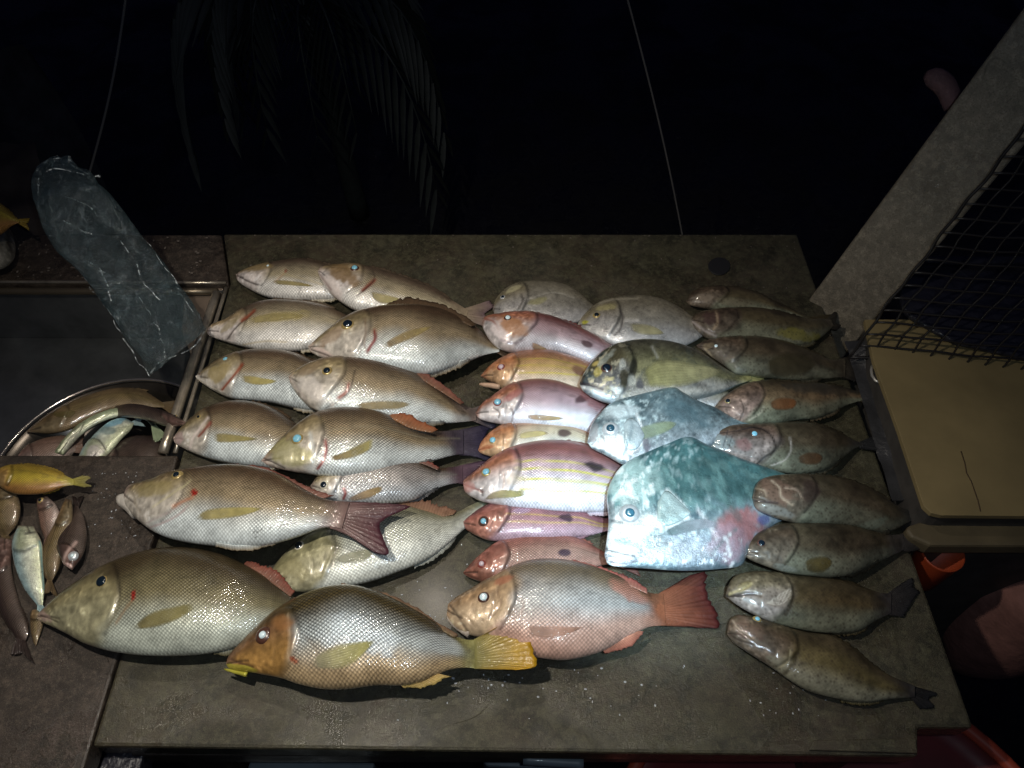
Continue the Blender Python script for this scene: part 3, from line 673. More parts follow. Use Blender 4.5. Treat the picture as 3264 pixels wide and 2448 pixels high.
# small pink cord end behind the post
cpts = []
for t in np.linspace(0, 1, 9):
    x = 2060-62*t+10*math.sin(t*3); y = 232-70*t-14*math.sin(t*3.14); cpts.append(ray(np.float64(x/.6777), np.float64(y/.6777))*1.12+CAMP)
V, F = tube_geo(cpts, [.013, .014, .0145, .015, .0155, .0155, .015, .013, .006], 12)
tag(mesh_obj('rag', V, F, plain('dull_pink_rag', (.14, .075, .08), .8, 0, 0, .3, 60, .003)), 'short stub of dull pink rag sticking out behind the grey post', 'rag')

# net
nA = U(1833, 772, ZT+.03); nB = U(2330, 812, ZT+.06)
nC = CAMP + ray(np.float64(2222/.6777), np.float64(262/.6777))*.92
ex, ey = (nB-nA), (nC-nA)
nt = thing('plastic_net', 'black square mesh plastic net hanging down in front of the post over the beige box', 'net', nA)
def npt(u, v):
    q = nA + ex*u + ey*v
    q = q + np.array([.0015*math.sin(v*17+u*3) + .0015*math.sin(v*41), .0015*math.sin(u*9+v*4), .0015*math.sin(u*5+v*6)+.001*math.sin(u*23)])
    return q
Lu = np.linalg.norm(ex); Lv = np.linalg.norm(ey)
nu, nv = int(Lu/.025), int(Lv/.0225)
for i in range(nu+1):
    V, F = tube_geo([npt(i/nu, t) for t in np.linspace(0, 1, 40)], .0022 if i == 0 else .0016, 6); mesh_obj('strand', V, F, M['black'], nt, nA)
for j in range(nv+1):
    V, F = tube_geo([npt(t, j/nv) for t in np.linspace(0, 1, 24)], .0024 if j == 0 else .0016, 6); mesh_obj('strand', V, F, M['black'], nt, nA)

# beige box to the right of the table
bt = ZT+.055
bx = thing('storage_box', 'beige stained box with a flat lid standing right of the table under the net', 'box', U(2100, 950, bt)*np.array([1, 1, 0]))
BO = U(2100, 950, bt)*np.array([1, 1, 0])
cn = [U(1868, 690, bt), U(1887, 778, bt), U(1940, 925, bt), U(1988, 1070, bt), U(1996, 1093, bt), U(2012, 1108, bt), U(2035, 1113, bt), U(2600, 1118, bt), U(2500, 690, bt)]
lid = slab('lid', cn, bt-.008, bt, M['beige'], bx, BO, .0006)
ct = sum(np.array(c) for c in cn)/len(cn)
slab('box_wall', [ct+(np.array(c)-ct)*(.97) for c in cn], .35, bt-.009, M['boxside'], bx, BO, .003)
slab('lid_lip', [U(1957, 1145, bt-.035), U(1962, 1135, bt-.035), U(2012, 1119, bt-.035), U(2600, 1121, bt-.035), U(2600, 1180, bt-.035), U(2010, 1178, bt-.035), U(1968, 1160, bt-.035)], bt-.06, bt-.035, M['beige2'], bx, BO, .006)
# crack on the lid
V, F = tube_geo([U(x, y, bt+.0003) for x, y in ((2076, 975), (2084, 1000), (2088, 1022), (2098, 1040), (2112, 1080), (2118, 1105))], .0008, 5)
mesh_obj('crack', V, F, plain('dark_crack', (.06, .035, .015), .8), bx, BO)
V, F = tube_geo([U(x, y, bt-.01) for x, y in ((1884, 790), (1882, 800), (1884, 812), (1891, 822), (1899, 826), (1904, 824))], .0022, 8)
mesh_obj('latch', V, F, plain('bright_wire', (.5, .48, .44), .3, .6), bx, BO)
# added dark slab standing for shade on the lid (edge shows below net)
dk = thing('shade_slab', 'added dark slab behind the net, standing for shade on the beige box', 'shade slab', U(2250, 700, bt+.01))
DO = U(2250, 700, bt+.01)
slab('shade_slab_top', [U(1945, 672, bt+.004), U(1962, 690, bt+.004), U(2058, 745, bt+.004), U(2300, 800, bt+.004), U(2600, 800, bt+.004), U(2600, 560, bt+.004), U(1930, 560, bt+.004)], bt+.003, bt+.012, M['dark_fill'], dk, DO, .003)
bar('shade_slab_rim', U(1945, 566, bt+.02), U(2590, 566, bt+.02), .006, M['dark_fill'], dk, DO)
# crumpled black sheet between table, post and box
def crumple(name, corners, z, amp, mat, n=26, th=.002, f=18):
    a, b, c, d = [np.array(U(x, y, zz)) for (x, y), zz in zip(corners, z)]
    V = []
    for i in range(n):
        for j in range(n):
            u, v = i/(n-1), j/(n-1); q = (a*(1-u)+b*u)*(1-v)+(d*(1-u)+c*u)*v; V.append(q)
    V = np.array(V); V[:, 2] += amp*(noise(V, f)-.3) + amp*.4*noise(V, f*3)
    k = n*n; V2 = V-np.array([0, 0, th]); F = grid_faces(n, n)
    return mesh_obj(name, np.vstack([V, V2]), F+[tuple(x+k for x in f_[::-1]) for f_ in F], mat)
tag(crumple('black_plastic_bag', [(1822, 742), (1885, 745), (1990, 1085), (1925, 1085)], (ZT+.01, ZT+.03, ZT+.005, ZT+.002), .014, plain('dark_bag_film', (.03, .03, .032), .4, 0, .3, .4, 30, .004)), 'crumpled dark plastic bag stuffed between the table edge and the beige box', 'bag')

# orange cup, red basin, sack
oc = U(2002, 1210, ZT-.06)
V = []; ns = 32; pr = [(.021, -.045), (.024, -.04), (.028, .03), (.0285, .034), (.0265, .034), (.022, -.036), (.001, -.037)]
for (r, z) in pr:
    for k in range(ns):
        a = 2*math.pi*k/ns; V.append((oc[0]+.006+r*math.cos(a), oc[1]-.004+r*math.sin(a), oc[2]+z))
oo = mesh_obj('orange_cup', V, grid_faces(len(pr), ns, True)+[tuple(range(0, ns))], M['orange']); tag(oo, 'small bright orange plastic cup just below the front corner of the beige box', 'cup')
rb = thing('red_basin', 'dark red plastic basin with an orange rim beneath the front right corner of the table', 'basin', (0, 0, 0))
bzr = ZT-.14; e1 = U(2100, 1565, bzr); e2 = U(2186, 1662, bzr); rc = e2 + np.array([-.24, -.16, 0]); rr_ = np.linalg.norm((e2-rc)[:2])
V = []; ns = 64; pr = [(.70, -.12), (.74, -.13), (.94, -.02), (1.0, -.004), (.99, 0.0), (.90, -.02), (.70, -.115), (.02, -.115)]
for (r, z) in pr:
    for k in range(ns):
        a = 2*math.pi*k/ns; V.append((rc[0]+rr_*r*math.cos(a), rc[1]+rr_*r*math.sin(a), bzr+z))
rb.location = (rc[0], rc[1], bzr-.13)
mesh_obj('basin_wall', V, grid_faces(len(pr), ns, True), M['redp'], rb, tuple(rb.location))
V, F = tube_geo([(rc[0]+rr_*math.cos(a), rc[1]+rr_*math.sin(a), bzr+.002) for a in np.linspace(0, 2*math.pi, 80, endpoint=False)], .009, 8, True)
mesh_obj('basin_rim', V, F, M['redrim'], rb, tuple(rb.location))
st = thing('wooden_stool', 'low dark wooden stool carrying the red basin beside the table', 'stool', (rc[0], rc[1], 0))
V, F = box_geo((rc[0]-.2, rc[1]-.15, bzr-.16), (rc[0]+.2, rc[1]+.15, bzr-.132)); bevel(mesh_obj('seat', V, F, M['board2'], st, (rc[0], rc[1], 0), smooth=False), .004)
for a in (-1, 1):
    for b in (-1, 1):
        V, F = box_geo((rc[0]+a*.17-.02, rc[1]+b*.12-.02, 0), (rc[0]+a*.17+.02, rc[1]+b*.12+.02, bzr-.161)); bevel(mesh_obj('leg', V, F, M['board2'], st, (rc[0], rc[1], 0), smooth=False), .003)
# dusky pink sack, lit rounded top
sc_ = U(2246, 1262, .58); V = []; n1, n2 = 40, 30
for i in range(n1):
    for j in range(n2):
        ph = math.pi*i/(n1-1); t_ = 2*math.pi*j/n2
        V.append((math.sin(ph)*math.cos(t_), math.sin(ph)*math.sin(t_), math.cos(ph)))
V = np.array(V); nzz = noise(V, 1.7, 3); V = V*(.8+.45*nzz)[:, None]
V[:, 2] = np.where(V[:, 2] < 0, V[:, 2]*2.6, V[:, 2]*.8)
V = V*np.array([.105, .10, .12])+sc_; V[:, 2] = np.maximum(V[:, 2], .0)
tag(mesh_obj('sack', V, grid_faces(n1, n2, True), M['sack']), 'dusky pink rounded sack standing in the dark to the right of the table', 'sack')

# tub under the front edge
tz = ZT-.17
tu = thing('plastic_tub', 'pale blue grey plastic tub peeping out beneath the front edge of the table', 'tub', U(880, 1660, tz))
TUO = U(880, 1660, tz)
bar('tub_rim', U(1130, 1641, ZT-.06), U(1260, 1649, ZT-.06), .006, M['tub'], tu, TUO)
slab('tub_wall', [U(540, 1640, tz), U(810, 1646, tz), U(780, 1760, tz), U(500, 1760, tz)], tz-.1, tz, M['tub'], tu, TUO, .004)
slab('tub_wall', [U(1040, 1640, tz), U(1250, 1648, tz), U(1250, 1665, tz), U(1050, 1655, tz)], tz-.1, tz+.002, M['tub'], tu, TUO, .004)

# ------------------------------------------------------------------ clear plastic bag
def film():
    t = NT('clear_plastic_film')
    tr = t.n('ShaderNodeBsdfTransparent'); tr.inputs[0].default_value = (.90, .93, .94, 1)
    gl = t.n('ShaderNodeBsdfGlossy'); gl.inputs['Roughness'].default_value = .16; gl.inputs[0].default_value = (.9, .95, 1, 1)
    df = t.n('ShaderNodeBsdfDiffuse'); df.inputs[0].default_value = (.12, .185, .20, 1)
    tl = t.noise(38, 5, .65, dist=1.2); cr = t.noise(170, 3)
    nb = t.bump(tl, .022); nb = t.bump(cr, .004, .8, nb)
    vo = t.n('ShaderNodeTexVoronoi', feature='DISTANCE_TO_EDGE'); vo.inputs['Scale'].default_value = 16
    g_ = t.n('ShaderNodeNewGeometry'); mp = t.n('ShaderNodeMapping'); mp.inputs['Scale'].default_value = (1.3, .6, .6); mp.inputs['Rotation'].default_value = (0, .5, .6); t.put(mp.inputs['Vector'], g_.outputs['Position'])
    wn = t.n('ShaderNodeTexNoise'); wn.inputs['Scale'].default_value = 9; wn.inputs['Detail'].default_value = 4; t.put(wn.inputs['Vector'], mp.outputs[0])
    sc_ = t.n('ShaderNodeVectorMath', operation='SCALE'); t.put(sc_.inputs[0], wn.outputs['Color']); sc_.inputs['Scale'].default_value = .25
    ad = t.n('ShaderNodeVectorMath', operation='ADD'); t.put(ad.inputs[0], mp.outputs[0]); t.put(ad.inputs[1], sc_.outputs[0]); t.put(vo.inputs['Vector'], ad.outputs[0])
    wr = t.ramp(vo.outputs['Distance'], [(.0, .5), (.035, .06), (.4, 0.0)])
    wr = t.math('MULTIPLY', wr, t.ramp(t.noise(20, 3), [(.35, .15), (.65, 1.4)]))
    t.put(gl.inputs['Normal'], nb); t.put(df.inputs['Normal'], nb)
    m1 = t.n('ShaderNodeMixShader'); m1.inputs[0].default_value = .5; t.put(m1.inputs[1], df.outputs[0]); t.put(m1.inputs[2], gl.outputs[0])
    fr = t.n('ShaderNodeFresnel'); fr.inputs[0].default_value = 1.5; t.put(fr.inputs['Normal'], nb)
    m2 = t.n('ShaderNodeMixShader'); t.put(m2.inputs[0], t.math('ADD', t.math('ADD', .03, wr), t.math('MULTIPLY', fr.outputs[0], .75), clamp=True)); t.put(m2.inputs[1], tr.outputs[0]); t.put(m2.inputs[2], m1.outputs[0])
    t.t.links.new(m2.outputs[0], t.out.inputs[0]); return t.m
M['film'] = film()
axis = [(105, 350, .20), (128, 385, .22), (160, 440, .20), (200, 510, .17), (250, 575, .13), (305, 645, .095), (350, 700, .07), (388, 745, .05)]
left = [(75, 372), (66, 400), (82, 475), (115, 535), (180, 600), (240, 685), (290, 765), (322, 812)]
right = [(122, 342), (185, 372), (240, 430), (300, 505), (345, 560), (385, 620), (420, 675), (443, 712)]
NB = 110; nk = 120
L_ = smooth_poly([(x, y) for x, y in left], NB); R_ = smooth_poly(right, NB); Zs = np.interp(np.linspace(0, 1, NB), np.linspace(0, 1, 8), [a[2] for a in axis])+ZT
V = []
for i in range(NB):
    a = unp(L_[i, 0]/.6777, L_[i, 1]/.6777, Zs[i]); b = unp(R_[i, 0]/.6777, R_[i, 1]/.6777, Zs[i]); m_ = (a+b)/2; hx = (b-a)/2; r = np.linalg.norm(hx)
    vx = (CAMP-m_); vx /= np.linalg.norm(vx); s_ = i/(NB-1)
    op = (.10 + .30*min(1, s_*4) + .40*s_**3)
    for k in range(nk):
        t = 2*math.pi*k/nk
        V.append(m_ + hx*math.cos(t) + vx*r*op*math.sin(t))
V = np.array(V)
rd = np.abs(noise(V, 22, 9)-.5)*.030 + np.abs(noise(V*np.array([1, .7, .5]), 60, 5)-.5)*.014 + np.abs(noise(V, 140, 2)-.5)*.004
endk = (.55+1.2*np.abs(np.linspace(-1, 1, NB))**2).repeat(nk)
V = V + (rd*endk)[:, None]*np.array([.7, -.5, .8])
F = grid_faces(NB, nk, True)
Vrim = V[-nk:].copy()
bo_ = V.mean(0)
pbag = thing('clear_plastic_bag', 'long crumpled clear plastic bag with an open mouth above the sink', 'bag', bo_)
mesh_obj('film', V, F, M['film'], pbag, bo_)
def painted_glint_mat():
    t = NT('painted_film_glint'); tr = t.n('ShaderNodeBsdfTransparent'); mx = t.n('ShaderNodeMixShader')
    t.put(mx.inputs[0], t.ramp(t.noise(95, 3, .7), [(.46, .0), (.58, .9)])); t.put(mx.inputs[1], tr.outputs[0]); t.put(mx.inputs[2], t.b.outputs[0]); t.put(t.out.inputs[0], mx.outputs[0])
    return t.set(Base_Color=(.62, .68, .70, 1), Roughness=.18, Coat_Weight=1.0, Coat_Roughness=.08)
fm = painted_glint_mat()  # white glints of the film painted as pale tubes, mouth rim included
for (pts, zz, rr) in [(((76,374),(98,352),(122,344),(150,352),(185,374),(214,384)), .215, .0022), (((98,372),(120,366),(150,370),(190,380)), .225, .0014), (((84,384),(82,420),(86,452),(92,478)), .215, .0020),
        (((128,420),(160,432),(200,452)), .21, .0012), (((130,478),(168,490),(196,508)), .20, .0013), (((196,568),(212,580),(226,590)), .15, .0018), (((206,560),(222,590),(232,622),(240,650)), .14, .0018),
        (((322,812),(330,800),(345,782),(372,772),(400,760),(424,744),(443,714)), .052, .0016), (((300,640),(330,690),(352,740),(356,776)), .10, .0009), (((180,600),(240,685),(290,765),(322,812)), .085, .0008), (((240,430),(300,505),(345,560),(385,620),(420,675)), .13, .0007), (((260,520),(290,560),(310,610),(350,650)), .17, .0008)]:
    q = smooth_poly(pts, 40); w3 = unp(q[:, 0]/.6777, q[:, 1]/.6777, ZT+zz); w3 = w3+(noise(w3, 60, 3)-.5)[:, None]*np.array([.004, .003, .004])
    Vf, Ff = tube_geo(w3, list(rr*.8*(.3+1.1*noise(w3, 150, 1))), 7); mesh_obj('painted_glint', Vf, Ff, fm, pbag, bo_)

# ------------------------------------------------------------------ behind the table: cords, palm, dark shapes
def cord(p, q, r, label, sag=.01):
    a = CAMP+ray(np.float64(p[0]/.6777), np.float64(p[1]/.6777))*p[2]; b = CAMP+ray(np.float64(q[0]/.6777), np.float64(q[1]/.6777))*q[2]
    pts = [a*(1-t)+b*t+np.array([sag*math.sin(math.pi*t), 0, 0]) for t in np.linspace(0, 1, 24)]
    V, F = tube_geo(pts, r, 8); tag(mesh_obj('cord', V, F, M['rope']), label, 'cord', 'thin cords hanging behind the table')
cord((1340, -60, 1.5), (1480, 540, 2.0), .0022, 'thin pale cord slanting down behind the middle of the table', .008)
cord((275, -30, 1.6), (190, 385, 1.75), .0028, 'thin pale cord hanging down behind the clear plastic bag', .01)
# palm with drooping fronds
def palm(px, py, depth):
    org = CAMP + ray(np.float64(px/.6777), np.float64(py/.6777))*depth; g0 = np.array([org[0], org[1]+.15, 0])
    r = thing('palm_plant', 'dim drooping palm plant in the darkness behind the table', 'plant', g0)
    V, F = tube_geo([g0+(org+np.array([0, 0, .0])-g0)*t for t in np.linspace(0, 1, 10)], list(np.linspace(.035, .018, 10)), 10); mesh_obj('trunk', V, F, M['leaf'], r, g0)
    rg = random.Random(5)
    for k in range(15):
        az = math.pi*(.05+1.9*k/14)+rg.uniform(-.1, .1)+math.pi/2; ln = rg.uniform(.34, .56); rise = rg.uniform(.05, .25)
        V = []; F = []; cen = []
        for t in np.linspace(0, 1, 16):
            out = ln*math.sin(t*1.35)/math.sin(1.35); z = rise*math.sin(t*2.2) - .95*ln*t**2.2
            cen.append(org+np.array([math.cos(az)*out*.75, math.sin(az)*out*.6, z]))
        v1, f1 = tube_geo(cen, list(np.linspace(.006, .0015, 16)), 6); V += [tuple(x) for x in v1]; F += f1
        for i in range(2, 16):
            for sd in (-1, 1):
                t = cen[min(i+1, 15)]-cen[i-1]; t /= np.linalg.norm(t); sdv = np.cross(t, [0, 0, 1]); sdv /= np.linalg.norm(sdv)+1e-6
                ll = ln*.42*(1-abs(i/15-.45)*.9)*rg.uniform(.8, 1.1); dr = t*.75+sdv*sd*.75+np.array([0, 0, -.55]); dr /= np.linalg.norm(dr)
                wv = np.cross(dr, sdv*sd+np.array([0, 0, .3])); wv /= np.linalg.norm(wv)+1e-6; o = len(V); w_ = .009
                for (a_, ww) in ((0, .4), (.3, 1), (.65, .8), (1, .02)):
                    c_ = cen[i]+dr*ll*a_+np.array([0, 0, -.09*ll*a_*a_*3]); V += [tuple(c_+wv*w_*ww), tuple(c_+np.array([0, 0, .003])), tuple(c_-wv*w_*ww)]
                for s_ in range(3):
                    for e_ in (0, 1): F.append((o+s_*3+e_, o+s_*3+e_+1, o+s_*3+3+e_+1, o+s_*3+3+e_))
        mesh_obj('frond', V, F, M['leaf'], r, g0)
palm(660, 30, 1.95)
# dark rock like hump and brown sheet at the far left
tag(crumple('brown_sheet', [(-260, 330), (90, 330), (110, 560), (-260, 560)], (ZT+.02, ZT-.02, ZT-.06, ZT-.06), .03, plain('dark_brown_sheet', (.03, .022, .02), .7, 0, 0, .4, 20)), 'dark brown sheet at the far left behind the plastic bag', 'sheet')
# dark blue sheet behind, far left: faint grey cloth
q0 = CAMP + ray(np.float64(30/.6777), np.float64(200/.6777))*2.1
V = []; n = 24
for i in range(n):
    for j in range(n):
        u, v = i/(n-1), j/(n-1); V.append(q0+np.array([-.55+.62*u, .06*math.sin(u*14)+.03*math.sin(u*31+v*4), -.55+.62*v+.04*math.sin(u*9)]))
V = np.array(V); V2 = V+np.array([0, .003, 0]); F = grid_faces(n, n)
tag(mesh_obj('hanging_cloth', np.vstack([V, V2]), F+[tuple(x+n*n for x in f_[::-1]) for f_ in F], plain('grey_blue_cloth', (.05, .05, .062), .9, 0, 0, .5, 14)), 'dim grey blue cloth hanging in the dark at the upper left', 'cloth')
# ------------------------------------------------------------------ fish: emperors in two columns at the left
GE = 'large pale scaled fish in the two left rows'
RED = (.16, .008, .006); DK = (.03, .02, .015); PALE = (.72, .68, .64)
def L(pts, wd, c=DK, al=.8, dp=-.0008): return ('L', pts, wd, c, al, dp)
def El(x, y, rx, ry, an, c, al=.85): return ('E', x, y, rx, ry, an, c, al)

make_fish('pale fish farthest back at the left, its tail hidden under its neighbour', A,
  [(320,262),(380,232),(480,200),(600,175),(720,160),(830,165),(920,190),(1010,225),(1110,290)], [(320,262),(333,310),(400,360),(520,415),(700,442),(850,438),(980,430),(1060,400),(1120,350)],
  'emp_pale', .0, .0, group=GE, pect=([(560,302),(640,300),(740,312),(850,340)],[(565,325),(640,335),(740,342),(850,345)]), cat='fish', name='emperor_fish', eye=(535,206,15,'gold','white'),
  marks=[L([(350,285),(420,320),(470,335)], 7), El(470,215,90,30,-10,(.30,.22,.10),.7), El(655,240,12,12,0,RED,1.0), L([(655,240),(620,280),(580,310)],6,(.4,.25,.15),.6), L([(640,260),(760,290),(900,330)],8,(.45,.38,.22),.5)])
make_fish('brown headed fish with glinting blue eye, at the back, lying over the farthest fish', A,
  [(870,240),(900,210),(1000,197),(1120,190),(1250,215),(1400,260),(1520,300),(1640,350),(1760,425),(1880,500)], [(870,245),(885,290),(930,370),(1000,440),(1110,505),(1220,525),(1350,540),(1500,550),(1700,555),(1870,565)],
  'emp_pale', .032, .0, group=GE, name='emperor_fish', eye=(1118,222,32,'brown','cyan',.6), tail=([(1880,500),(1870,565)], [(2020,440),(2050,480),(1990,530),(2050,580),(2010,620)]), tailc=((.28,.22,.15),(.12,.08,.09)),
  pect=([(1215,375),(1290,385),(1370,405),(1440,430)], [(1225,400),(1270,450),(1330,465),(1430,445)]), pectc=((.42,.36,.14),(.50,.44,.18)),
  marks=[El(1040,270,110,55,25,(.22,.14,.06),.85), El(960,350,110,50,45,(.72,.64,.60),.8), L([(1250,300),(1210,335),(1170,370)],13,(.22,.05,.03),1.0), L([(1240,240),(1250,290),(1200,350),(1130,410)],5), L([(880,260),(930,330),(960,370)],6,(.4,.3,.28))])
make_fish('brownish white fish with a long dark gill line, leftmost in the second row from back', A,
  [(125,640),(160,600),(260,562),(350,505),(470,450),(600,432),(760,440),(900,465),(1010,505),(1110,560)], [(125,640),(140,675),(230,710),(350,745),(500,777),(640,782),(780,775),(900,745),(1010,700),(1100,640)],
  'emp_pale', 0, 0, group=GE, pect=([(400,565),(500,532),(640,520),(780,532)],[(410,590),(500,588),(640,572),(780,550)]), name='emperor_fish', ug=.27, marks=[L([(440,510),(380,570),(310,640),(265,700)],7,DK,.85), L([(445,505),(400,545),(360,580)],11,(.22,.06,.03),.95), El(620,545,190,38,-5,(.44,.37,.15),.6), El(290,600,90,22,-35,(.32,.26,.13),.6), L([(370,735),(520,710),(660,715)],6,(.4,.32,.16),.6)])
make_fish('large brown fish with a gold rimmed dark eye, its tail under the topmost pink snapper', A,
  [(805,745),(860,700),(950,630),(1040,560),(1150,510),(1280,478),(1420,465),(1560,468),(1680,490),(1800,535),(1920,600),(2000,670),(2090,725)], [(805,750),(830,790),(930,838),(1100,880),(1300,912),(1450,932),(1600,942),(1700,920),(1850,862),(1980,812),(2090,785)],
  'emp', .040, .008, group=GE, name='emperor_fish', ug=.31, eye=(1072,600,46,'gold','dark',.68),
  dorsal=([(1300,500),(1500,490),(1700,515),(1900,610)], [(1330,462),(1470,418),(1600,440),(1740,478),(1940,590)]),
  pect=([(1300,735),(1400,670),(1500,630),(1640,610)], [(1320,770),(1420,730),(1520,690),(1640,615)]), pectc=((.32,.22,.10),(.38,.30,.12)),
  marks=[L([(1250,640),(1255,690),(1225,740),(1205,775)],12,RED,1.0), L([(1185,560),(1195,640),(1180,720),(1200,800)],7,(.16,.1,.06),.6), El(960,690,140,40,-42,(.36,.26,.18),.6), El(900,790,80,25,25,(.60,.48,.43),.8), L([(830,770),(880,790),(960,820)],6)])
make_fish('yellowish fish with a small blue eye and pale lips, third at the left edge', A,
  [(50,945),(110,900),(200,840),(290,800),(400,770),(560,765),(720,790),(850,850),(950,905),(1060,965)], [(50,950),(80,985),(160,1040),(280,1095),(420,1112),(560,1127),(700,1160),(840,1178),(960,1135),(1070,1060)],
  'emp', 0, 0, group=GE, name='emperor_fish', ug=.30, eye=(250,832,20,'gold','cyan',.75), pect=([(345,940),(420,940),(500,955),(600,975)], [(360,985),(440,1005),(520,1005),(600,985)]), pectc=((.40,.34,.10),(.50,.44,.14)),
  marks=[L([(365,865),(330,920),(290,970),(230,1040)],9,(.22,.05,.02),1.0), El(210,930,110,50,-30,(.34,.27,.12),.8), L([(60,960),(100,975),(150,1010)],10,(.72,.68,.6),.8), El(60,950,20,14,0,(.75,.72,.66))])
make_fish('dull brown fish with dark blue eye in a yellow ring and reddish folded back fin', A,
  [(675,950),(740,898),(850,850),(960,820),(1100,812),(1230,820),(1360,845),(1480,890),(1600,965),(1700,1030),(1800,1110),(1880,1150),(1940,1165)], [(675,955),(690,1010),(740,1090),(830,1170),(950,1205),(1100,1225),(1300,1245),(1500,1262),(1700,1265),(1830,1258),(1935,1245)],
  'emp', .045, .004, group=GE, name='emperor_fish', eye=(932,912,38,'gold','dark',.6), dorsal=([(1240,850),(1450,905),(1650,1020),(1830,1135)], [(1260,808),(1440,850),(1600,925),(1720,1010),(1850,1120)]), dorsc=((.15,.08,.05),(.16,.06,.045)),
  tail=([(1935,1165),(1935,1245)], [(2050,1110),(2070,1150),(2010,1205),(2070,1270),(2040,1300)]), tailc=((.14,.11,.10),(.03,.02,.04)),
  marks=[L([(1075,1000),(1060,1050),(1010,1090)],12,(.20,.04,.02),1.0), L([(1120,910),(1110,960),(1075,1050),(1000,1120),(920,1160)],6), El(850,1050,130,60,35,(.62,.58,.54),.7), L([(690,960),(740,1040),(790,1100)],7,(.5,.44,.4)), El(820,900,120,30,-28,(.26,.19,.12),.6)],
  pect=([(1110,1130),(1250,1110),(1400,1110),(1500,1130)], [(1130,1170),(1280,1175),(1400,1170),(1500,1140)]), pectc=((.46,.38,.2),(.42,.36,.2)))
make_fish('pinkish brown coarse scaled fish with a yellow side fin, fourth at the left edge', B,
  [(105,490),(160,430),(230,370),(310,310),(420,268),(560,258),(700,285),(800,335),(880,390),(960,450)], [(105,495),(120,532),(200,578),(330,628),(480,662),(640,682),(740,690),(830,660),(900,610),(965,540)],
  'emp', 0, 0, group=GE, name='emperor_fish', ug=.29, eye=(268,360,18,'gold','dark',.5), pect=([(355,465),(430,462),(530,475),(660,500)], [(360,520),(430,528),(530,520),(640,508)]), pectc=((.34,.30,.10),(.46,.40,.14)),
  marks=[L([(345,395),(310,440),(270,485)],10,(.20,.05,.03),.95), L([(330,370),(290,420),(240,490),(210,570)],8,(.72,.62,.58),.7), El(140,500,35,40,30,(.52,.38,.36),.7)])
make_fish('olive headed scaly fish with pointed snout, bright blue eye and long red gill slit', B,
  [(670,638),(740,560),(830,470),(930,388),(1030,330),(1150,300),(1300,297),(1450,325),(1560,385),(1680,435),(1800,450),(1900,442),(1965,440)], [(670,642),(720,672),(820,702),(940,722),(1060,740),(1200,748),(1400,728),(1600,682),(1780,640),(1880,615),(1965,600)],
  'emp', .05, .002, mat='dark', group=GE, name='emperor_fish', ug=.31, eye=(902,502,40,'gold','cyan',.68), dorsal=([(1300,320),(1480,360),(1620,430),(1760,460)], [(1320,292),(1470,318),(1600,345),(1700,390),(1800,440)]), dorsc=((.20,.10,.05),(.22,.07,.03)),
  tail=([(1965,440),(1965,600)], [(2060,415),(2150,405),(2100,500),(2160,640),(2040,615)]), tailc=((.06,.05,.07),(.015,.012,.03)),
  pect=([(1095,615),(1180,590),(1280,540),(1390,490)], [(1110,640),(1200,635),(1300,610),(1385,560)]), pectc=((.34,.22,.10),(.46,.42,.16)),
  marks=[L([(1078,510),(1085,570),(1065,640),(1030,690)],11,RED,1.0), L([(985,470),(1000,560),(1010,640),(1000,710)],13,(.58,.60,.58),.8), El(860,600,130,80,20,(.36,.34,.16),.7), L([(1100,440),(1400,420),(1700,490),(1940,500)],6,(.25,.24,.18),.35,0), L([(690,625),(760,660),(820,690)],6)])
make_fish('smaller silvery blue scaled fish with a white ringed black eye and red gill slit', B,
  [(985,800),(1030,740),(1100,670),(1200,612),(1330,585),(1480,583),(1600,603),(1700,645),(1780,685),(1880,682),(1960,668)], [(985,805),(1040,880),(1120,902),(1300,917),(1500,917),(1650,895),(1750,843),(1850,802),(1960,780)],
  dict(PAL['emp'], m=(.36,.34,.33), b=(.42,.45,.48)), .03, .0, mat='dark', group=GE, name='emperor_fish', ug=.22, eye=(1070,795,30,'white','dark',.66),
  dorsal=([(1350,600),(1550,620),(1700,660),(1800,700)], [(1370,570),(1530,578),(1680,612),(1810,680)]), dorsc=((.16,.10,.08),(.18,.05,.04)),
  tail=([(1960,668),(1960,780)], [(2080,640),(2180,640),(2060,715),(2130,790),(2050,800)]), tailc=((.10,.06,.08),(.03,.015,.03)),
  pect=([(1220,885),(1290,845),(1370,815),(1450,800)], [(1240,900),(1320,890),(1390,870),(1450,830)]), pectc=((.42,.22,.08),(.44,.32,.12)),
  marks=[L([(1198,820),(1208,850),(1195,885)],11,RED,1.0), L([(1160,770),(1165,830),(1180,900)],10,(.6,.62,.6),.8), L([(1190,720),(1400,690),(1650,720),(1920,730)],5,(.2,.2,.18),.4,0)])
